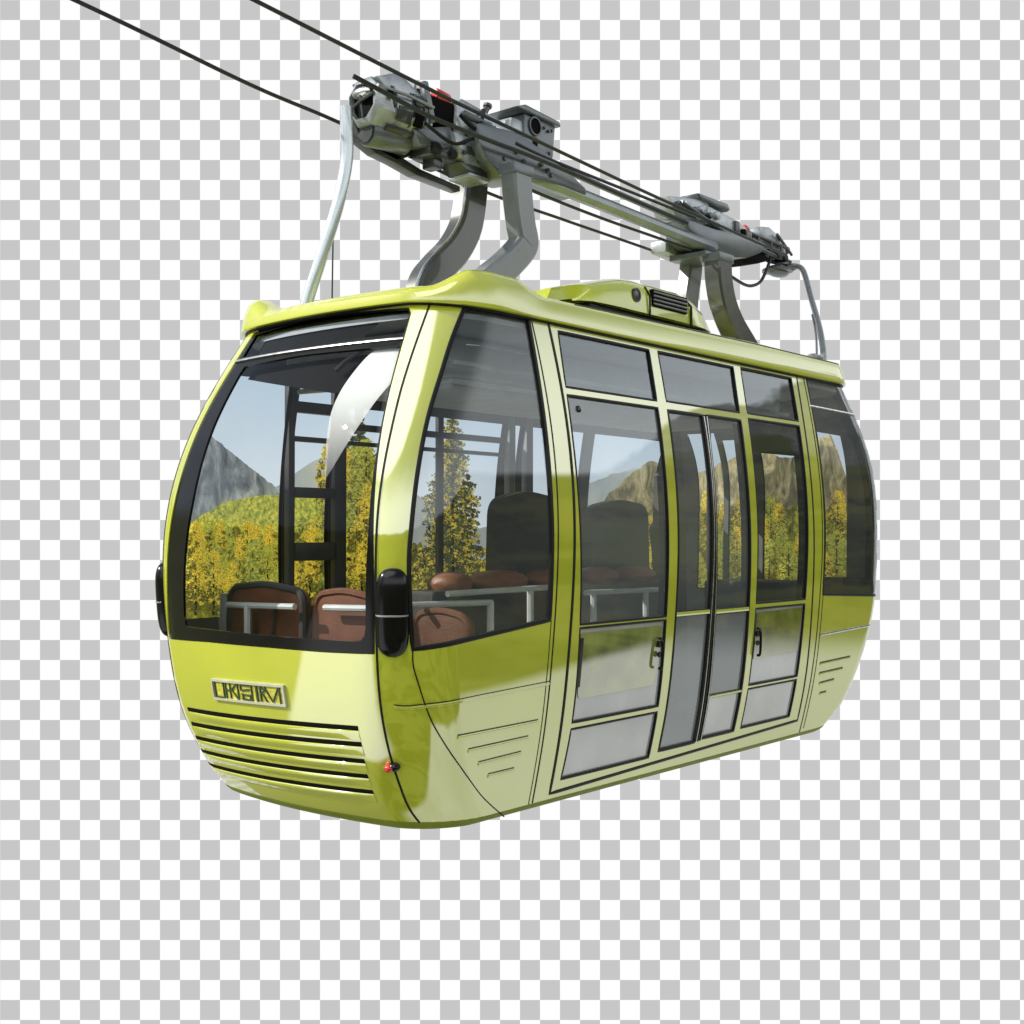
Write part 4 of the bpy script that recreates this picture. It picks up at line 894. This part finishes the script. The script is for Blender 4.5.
o = relief('brown_ridge', 1.5, 4.34, .065, rough_top([(1.5, 1.30), (1.9, 1.52), (2.3, 1.76), (2.6, 1.92), (2.9, 1.80), (3.1, 1.86), (3.5, 2.0), (3.7, 1.92), (3.85, 1.9), (4.0, 2.04), (4.34, 2.14)], .02, 8, 11), .75, 'rock_brown', .03, 15, lean=.03); tag(o, 'brown rocky ridge seen through the rear windows', 'mountain', kind='structure')
# forest made of many leaf clumps
def leaves(mb, c, rad, n, size, rnd):
    for _ in range(n):
        while True:
            d = Vector((rnd.uniform(-1, 1), rnd.uniform(-1, 1), rnd.uniform(-1, 1)))
            if d.length < 1: break
        p = Vector(c)+Vector((d.x*rad[0], d.y*rad[1], d.z*rad[2])); a = Vector((rnd.gauss(0, 1), rnd.gauss(0, 1), rnd.gauss(0, 1))).normalized(); b = a.orthogonal().normalized(); s = size*rnd.uniform(.6, 1.4)
        mb.add([p+a*s, p+b*s*.6, p-a*s, p-b*s*.6], [(0, 1, 2, 3)])
def forest(name, s0, s1, d0, zlo, ztop, count, mat, label, seed, size=.013):
    rnd = random.Random(seed); g = MB()
    for _ in range(count):
        s = rnd.uniform(s0, s1); z = zlo+(ztop(s)-zlo)*rnd.random()**.8; p, nn = path(s, d0+rnd.uniform(-.025, .03))
        leaves(g, (p.x, p.y, z), (.025, .028, .045), 18, size*.78, rnd)
    o = make(name, g.v, g.f, mat, smooth=False); tag(o, label, 'forest', kind='stuff'); return o
o = relief('forest_floor', -2.0, 4.34, .04, rough_top([(-1.95, 1.30), (-1.7, 1.33), (-1.2, 1.32), (-.95, 1.40), (-.8, 1.80), (-.48, 1.82), (-.40, 1.30), (.5, 1.1), (.9, 1.2), (1.3, 1.38), (2.2, 1.45), (3.2, 1.50), (4.34, 1.52)], .05, 16, 21), .72, 'forest', .03, 30, n=240, lean=.02); tag(o, 'dim forest ground along the valley', 'ground', kind='structure')
forest('forest', -1.94, -.98, .06, .80, lambda s: 1.18, 260, 'leaf_green', 'dim undergrowth between the golden trees', 5)
forest('forest', -.95, -.46, .06, .80, lambda s: 1.5, 200, 'leaf_green', 'dim undergrowth right of the dark rack', 6)
forest('forest', .9, 3.0, .05, .80, lambda s: 1.22+.06*math.sin(s*7), 420, 'leaf_green', 'olive green undergrowth behind the door windows', 7)
forest('forest', 3.0, 4.32, .05, .80, lambda s: 1.40+.04*math.sin(s*9), 380, 'leaf_green', 'green and gold undergrowth behind the rear windows', 8)
def autumn_tree(mat1, mat2, slim, label, seed):
    rnd = random.Random(seed); root = bpy.data.objects.new('autumn_tree', None); COL.objects.link(root)
    tag(root, label, 'tree', 'autumn trees in the valley beyond the windows')
    g = MB(); g.tube([(0, 0, 0), (.004, 0, .5), (0, 0, .9)], [.022, .014, .004], 7); g.build('trunk', 'bark', root)
    g = MB(); g2 = MB()
    for k in range(210):
        t = rnd.random()**.85; R = slim*(math.sin(math.pi*min(1, t*.80+.16))**.8)*(.55+.5*rnd.random()); a = rnd.uniform(0, 2*math.pi)
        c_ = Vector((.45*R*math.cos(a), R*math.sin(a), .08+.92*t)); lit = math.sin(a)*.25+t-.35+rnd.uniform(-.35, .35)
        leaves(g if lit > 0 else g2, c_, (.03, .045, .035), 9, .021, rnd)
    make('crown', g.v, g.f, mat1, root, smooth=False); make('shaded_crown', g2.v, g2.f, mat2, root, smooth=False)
    return root
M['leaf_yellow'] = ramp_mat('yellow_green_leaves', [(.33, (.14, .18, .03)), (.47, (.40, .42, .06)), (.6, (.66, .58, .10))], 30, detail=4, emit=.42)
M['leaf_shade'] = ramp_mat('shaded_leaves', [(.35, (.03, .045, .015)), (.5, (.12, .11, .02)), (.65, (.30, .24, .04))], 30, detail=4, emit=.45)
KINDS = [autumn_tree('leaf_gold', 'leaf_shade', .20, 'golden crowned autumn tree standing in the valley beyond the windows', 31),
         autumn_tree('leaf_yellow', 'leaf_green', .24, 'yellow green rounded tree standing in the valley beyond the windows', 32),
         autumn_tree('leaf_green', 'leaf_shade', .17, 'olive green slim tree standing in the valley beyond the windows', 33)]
used = set()
def plant(kind, s, d, z, h):
    src = KINDS[kind]; p, nn = path(s, d)
    if kind not in used: used.add(kind); r = src
    else:
        r = src.copy(); COL.objects.link(r)
        for ch in src.children:
            c2 = ch.copy(); COL.objects.link(c2); c2.parent = r
    r.location = (p.x, p.y, z); r.scale = (h, h, h)
    r.rotation_euler = (0, 0, math.atan2(nn.y, nn.x)+(math.pi if rr.random() < .5 else 0))
rr = random.Random(77)
for row, (z0, h0, n_) in enumerate(((1.10, .26, 9), (.98, .32, 9), (.84, .38, 8))):
    for i_ in range(n_): plant(rr.choice((0, 0, 0, 0, 1, 2)), -1.90+.92*(i_+rr.random()*.8)/n_, .04-.012*row, z0+rr.uniform(-.03, .03), h0*rr.uniform(.85, 1.15))
for row, (z0, h0, n_) in enumerate(((1.36, .46, 5), (1.12, .46, 5), (.84, .46, 5))):
    for i_ in range(n_): plant(rr.choice((0, 0, 0, 0, 1, 2)), -.94+.50*(i_+rr.random()*.8)/n_, .04-.012*row, z0+rr.uniform(-.04, .04), h0*rr.uniform(.85, 1.15))
for row, (z0, h0, n_) in enumerate(((1.12, .34, 12), (.86, .40, 12))):
    for i_ in range(n_): plant(rr.choice((0, 0, 1, 2)), .85+2.1*(i_+rr.random()*.8)/n_, .035-.02*row, z0+rr.uniform(-.04, .04), h0*rr.uniform(.8, 1.2))
for row, (z0, h0, n_) in enumerate(((1.24, .34, 9), (.98, .38, 9), (.82, .36, 8))):
    for i_ in range(n_): plant(rr.choice((0, 0, 1, 2)), 3.0+1.26*(i_+rr.random()*.8)/n_, .045-.02*row, z0+rr.uniform(-.04, .04), h0*rr.uniform(.8, 1.2))
def conifer(s, d, z0, z1, rw, gold, label, seed):
    rnd = random.Random(seed); p, nn = path(s, d); root = bpy.data.objects.new('conifer_tree', None); COL.objects.link(root); root.location = (p.x, p.y, z0)
    tag(root, label, 'tree', 'conifers beyond the far windows')
    H = z1-z0; g = MB(); g.tube([(0, 0, 0), (0, 0, H*.97)], [.020, .003], 8); g.build('trunk', 'bark', root)
    g = MB(); g2 = MB(); lev = max(14, int(H/.042))
    for k in range(lev):
        t = k/(lev-1); z = H*(.04+.95*t); R = rw*(1-t)**.85*(.7+.5*rnd.random())+.015
        for q in range(12):
            a = 2*math.pi*(q+rnd.random())/12; sa = math.sin(a); e = Vector((math.cos(a)*.2, math.copysign(abs(sa)**.6, sa), -.22)); m_ = max(3, int(R/.022))
            for w_ in range(m_):
                u = R*(w_+.3+.7*rnd.random())/m_; tgt = g2 if (rnd.random() < gold*(.35+.75*(w_+1)/m_)) else g
                leaves(tgt, Vector((0, 0, z))+e*u, (.014, .022, .018), 6, .0105, rnd)
    make('crown', g.v, g.f, 'needle', root, smooth=False); c = make('crown_tips', g2.v, g2.f, 'leaf_gold', root, smooth=False)
conifer(.12, -.01, .80, 2.16, .44, .42, 'large dark fir with golden tips filling the front side window', 1)
conifer(-.73, .12, 1.2, 2.24, .15, .05, 'narrow dark spruce rising above the golden trees, nearest the rack', 2)
conifer(-.60, .12, 1.2, 2.14, .12, .05, 'shorter dark spruce rising above the golden trees, beside the window post', 3)
conifer(.98, .0, .80, 1.58, .20, .65, 'broad golden fir behind the first dark high-backed seat', 4)
conifer(1.36, .0, .80, 1.55, .14, .6, 'golden fir at the left edge of the tall door section pane', 5)
conifer(3.52, .0, .80, 1.60, .13, .6, 'bushy golden tree behind the pane right of the doors', 6)

# ------------------------------------------------------------------ camera
cam = bpy.data.cameras.new('camera'); CO = bpy.data.objects.new('camera', cam); COL.objects.link(CO); scene.camera = CO
CO.location = (4.51715, -5.8395, 1.30148); CO.rotation_euler = (math.pi/2+.019049, 0, .702214)
cam.sensor_width = 36; cam.lens = 36*1216.895/1024; cam.clip_end = 200; cam.clip_start = .05

# ------------------------------------------------------------------ chequered backdrop standing behind the cabin
D = 15.; cell = 20*D/1216.895
m, nt, out = new_mat('chequered_backdrop'); tc = nt.nodes.new('ShaderNodeTexCoord'); ck = nt.nodes.new('ShaderNodeTexChecker')
mp = nt.nodes.new('ShaderNodeMapping'); mp.inputs['Location'].default_value = (100+.6, 100+.4, .5); mp.inputs['Scale'].default_value = (1/cell, 1/cell, 0)
link(nt, tc.outputs['Object'], mp.inputs['Vector']); link(nt, mp.outputs['Vector'], ck.inputs['Vector']); ck.inputs['Scale'].default_value = 1
ck.inputs['Color1'].default_value = (1, 1, 1, 1); ck.inputs['Color2'].default_value = (.571, .571, .571, 1)
em = nt.nodes.new('ShaderNodeEmission'); link(nt, ck.outputs['Color'], em.inputs['Color']); link(nt, em.outputs[0], out.inputs['Surface'])
m.cycles.emission_sampling = 'NONE'
h = 9.4
bd = make('backdrop', [(-h, -h, 0), (h, -h, 0), (h, h, 0), (-h, h, 0)], [(0, 1, 2, 3)], m, smooth=False)
R = CO.rotation_euler.to_matrix(); bd.rotation_euler = CO.rotation_euler; bd.location = CO.location+R @ Vector((0, 0, -D))
tag(bd, 'flat backdrop of small white and light grey squares behind the cable car', 'backdrop', kind='structure')

# ------------------------------------------------------------------ light
SUN = Vector((-.60, -.60, .60)).normalized()
el = math.asin(SUN.z); az = math.atan2(SUN.x, SUN.y)
sl = bpy.data.lights.new('sun', 'SUN'); sl.energy = 4.6; sl.angle = math.radians(.5); sl.color = (1, .95, .86)
so = bpy.data.objects.new('sun', sl); COL.objects.link(so); so.rotation_euler = (-SUN).to_track_quat('-Z', 'Y').to_euler()
w = bpy.data.worlds.new('World'); scene.world = w; w.use_nodes = True; nt = w.node_tree; nt.nodes.clear()
out = nt.nodes.new('ShaderNodeOutputWorld'); bg = nt.nodes.new('ShaderNodeBackground'); link(nt, bg.outputs[0], out.inputs[0])
st = nt.nodes.new('ShaderNodeTexSky'); st.sky_type = 'NISHITA'; st.sun_disc = False; st.sun_elevation = el; st.sun_rotation = az
tc = nt.nodes.new('ShaderNodeTexCoord'); sp = nt.nodes.new('ShaderNodeSeparateXYZ'); link(nt, tc.outputs['Generated'], sp.inputs[0])
def math_(op, a, b=None, c=None):
    n = nt.nodes.new('ShaderNodeMath'); n.operation = op
    for i, x in enumerate((a, b, c)):
        if x is None: continue
        if isinstance(x, (int, float)): n.inputs[i].default_value = x
        else: link(nt, x, n.inputs[i])
    return n.outputs[0]
def mixc(f, a, b):
    n = nt.nodes.new('ShaderNodeMix'); n.data_type = 'RGBA'; 
    if isinstance(f, float): n.inputs['Factor'].default_value = f
    else: link(nt, f, n.inputs['Factor'])
    for s, x in (('A', a), ('B', b)):
        k = [i for i in n.inputs if i.name == s and i.type == 'RGBA'][0]
        if isinstance(x, tuple): k.default_value = (*x, 1)
        else: link(nt, x, k)
    return [o for o in n.outputs if o.type == 'RGBA'][0]
def sstep(x, a, b):
    n = nt.nodes.new('ShaderNodeMapRange'); n.interpolation_type = 'SMOOTHSTEP'; link(nt, x, n.inputs['Value']); n.inputs['From Min'].default_value = a; n.inputs['From Max'].default_value = b; return n.outputs[0]
X, Y, Z = sp.outputs
nz = nt.nodes.new('ShaderNodeTexNoise'); nz.inputs['Scale'].default_value = 2.2; nz.inputs['Detail'].default_value = 5; link(nt, tc.outputs['Generated'], nz.inputs['Vector'])
nf = nz.outputs['Fac']
K = .10     # sky strength; other colours are divided by it
def c(r, g_, b): return (r/K, g_/K, b/K)
def dot_(v_):
    n = nt.nodes.new('ShaderNodeVectorMath'); n.operation = 'DOT_PRODUCT'; link(nt, tc.outputs['Generated'], n.inputs[0]); n.inputs[1].default_value = Vector(v_).normalized(); return n.outputs['Value']
veil = mixc(sstep(nf, .35, .65), c(.30, .34, .38), c(.44, .47, .50))
skyc = mixc(.6, st.outputs[0], veil)
# added sky patches, low on the open side and high in front, whiten reflections
glow = math_('MULTIPLY', sstep(math_('MULTIPLY_ADD', nf, .25, Z), .72, .42), sstep(X, -.25, .15))
skyc = mixc(glow, skyc, c(1.72, 1.76, 1.78))
skyc = mixc(sstep(math_('MULTIPLY_ADD', nf, .06, dot_((.06, -.62, .78))), .93, .96), skyc, c(2.7, 2.7, 2.65))
n3 = nt.nodes.new('ShaderNodeTexNoise'); n3.inputs['Scale'].default_value = 17; n3.inputs['Detail'].default_value = 7; n3.inputs['Roughness'].default_value = .7; link(nt, tc.outputs['Generated'], n3.inputs['Vector'])
wv = nt.nodes.new('ShaderNodeTexNoise'); wv.inputs['Scale'].default_value = 2.; wv.inputs['Detail'].default_value = 3; wv.inputs['Distortion'].default_value = 1.2
wm = nt.nodes.new('ShaderNodeMapping'); wm.inputs['Scale'].default_value = (1.3, 1.3, 7.); link(nt, tc.outputs['Generated'], wm.inputs['Vector']); link(nt, wm.outputs['Vector'], wv.inputs['Vector'])
hills = mixc(math_('MULTIPLY', sstep(n3.outputs['Fac'], .45, .68), sstep(Z, -.32, -.18)), mixc(sstep(wv.outputs['Fac'], .42, .58), c(.012, .022, .004), c(.15, .18, .045)), c(.24, .20, .055))
# added pale ground patches shaped for the reflections in the paint: position on the ground = direction / height
iz = math_('DIVIDE', -1., math_('MINIMUM', Z, -.02)); gx = math_('MULTIPLY', X, iz); gy = math_('MULTIPLY', Y, iz)
wob = math_('MULTIPLY_ADD', nf, .5, -.25)
regA = math_('MULTIPLY', math_('MULTIPLY', sstep(math_('ADD', math_('SUBTRACT', gx, math_('MULTIPLY_ADD', gy, .617, -.778)), math_('MULTIPLY', wob, .5)), -.05, .07), sstep(gy, -.70, -.80)), sstep(gx, .45, -.05))
regB = math_('MULTIPLY', math_('MULTIPLY', sstep(math_('ADD', math_('SUBTRACT', math_('MULTIPLY_ADD', gy, .30, 1.75), gx), wob), -.08, .10), sstep(gx, -.30, .0)), sstep(gy, -.23, -.15))
glen = math_('SQRT', math_('ADD', math_('MULTIPLY', gx, gx), math_('MULTIPLY', gy, gy)))
pale = math_('MULTIPLY', math_('MINIMUM', math_('ADD', regA, regB), 1.), sstep(Z, -.13, -.19))
ground = mixc(sstep(nf, .3, .7), c(.70, .71, .66), c(.92, .92, .88))
low = mixc(sstep(math_('MULTIPLY_ADD', nf, .3, X), -.15, -.45), hills, c(.24, .25, .12))
low = mixc(pale, low, ground)
low = mixc(math_('MULTIPLY', regA, sstep(Z, -.13, -.19)), low, c(1.25, 1.26, 1.26))
n4 = nt.nodes.new('ShaderNodeTexNoise'); n4.inputs['Scale'].default_value = 5.5; n4.inputs['Detail'].default_value = 6; link(nt, tc.outputs['Generated'], n4.inputs['Vector'])
far = sstep(Y, .80, .86)
ridge = math_('ADD', .155, math_('MULTIPLY', math_('SUBTRACT', n4.outputs['Fac'], .5), math_('MULTIPLY_ADD', far, .42, .05)))
ridge2 = math_('ADD', ridge, math_('MULTIPLY', far, math_('MULTIPLY_ADD', nf, .40, -.10)))
mount = mixc(sstep(n3.outputs['Fac'], .35, .65), c(.20, .21, .20), c(.46, .44, .38))
skyc = mixc(sstep(math_('SUBTRACT', Z, ridge2), -.01, .012), mount, skyc)
full = mixc(sstep(math_('SUBTRACT', Z, ridge), -.012, .012), low, skyc)
link(nt, full, bg.inputs['Color']); bg.inputs['Strength'].default_value = K

scene.render.engine = 'CYCLES'
scene.view_settings.view_transform = 'Standard'; scene.view_settings.look = 'None'; scene.view_settings.exposure = 0
scene.cycles.max_bounces = 10; scene.cycles.transparent_max_bounces = 16
scene.render.resolution_x = 1024; scene.render.resolution_y = 1024
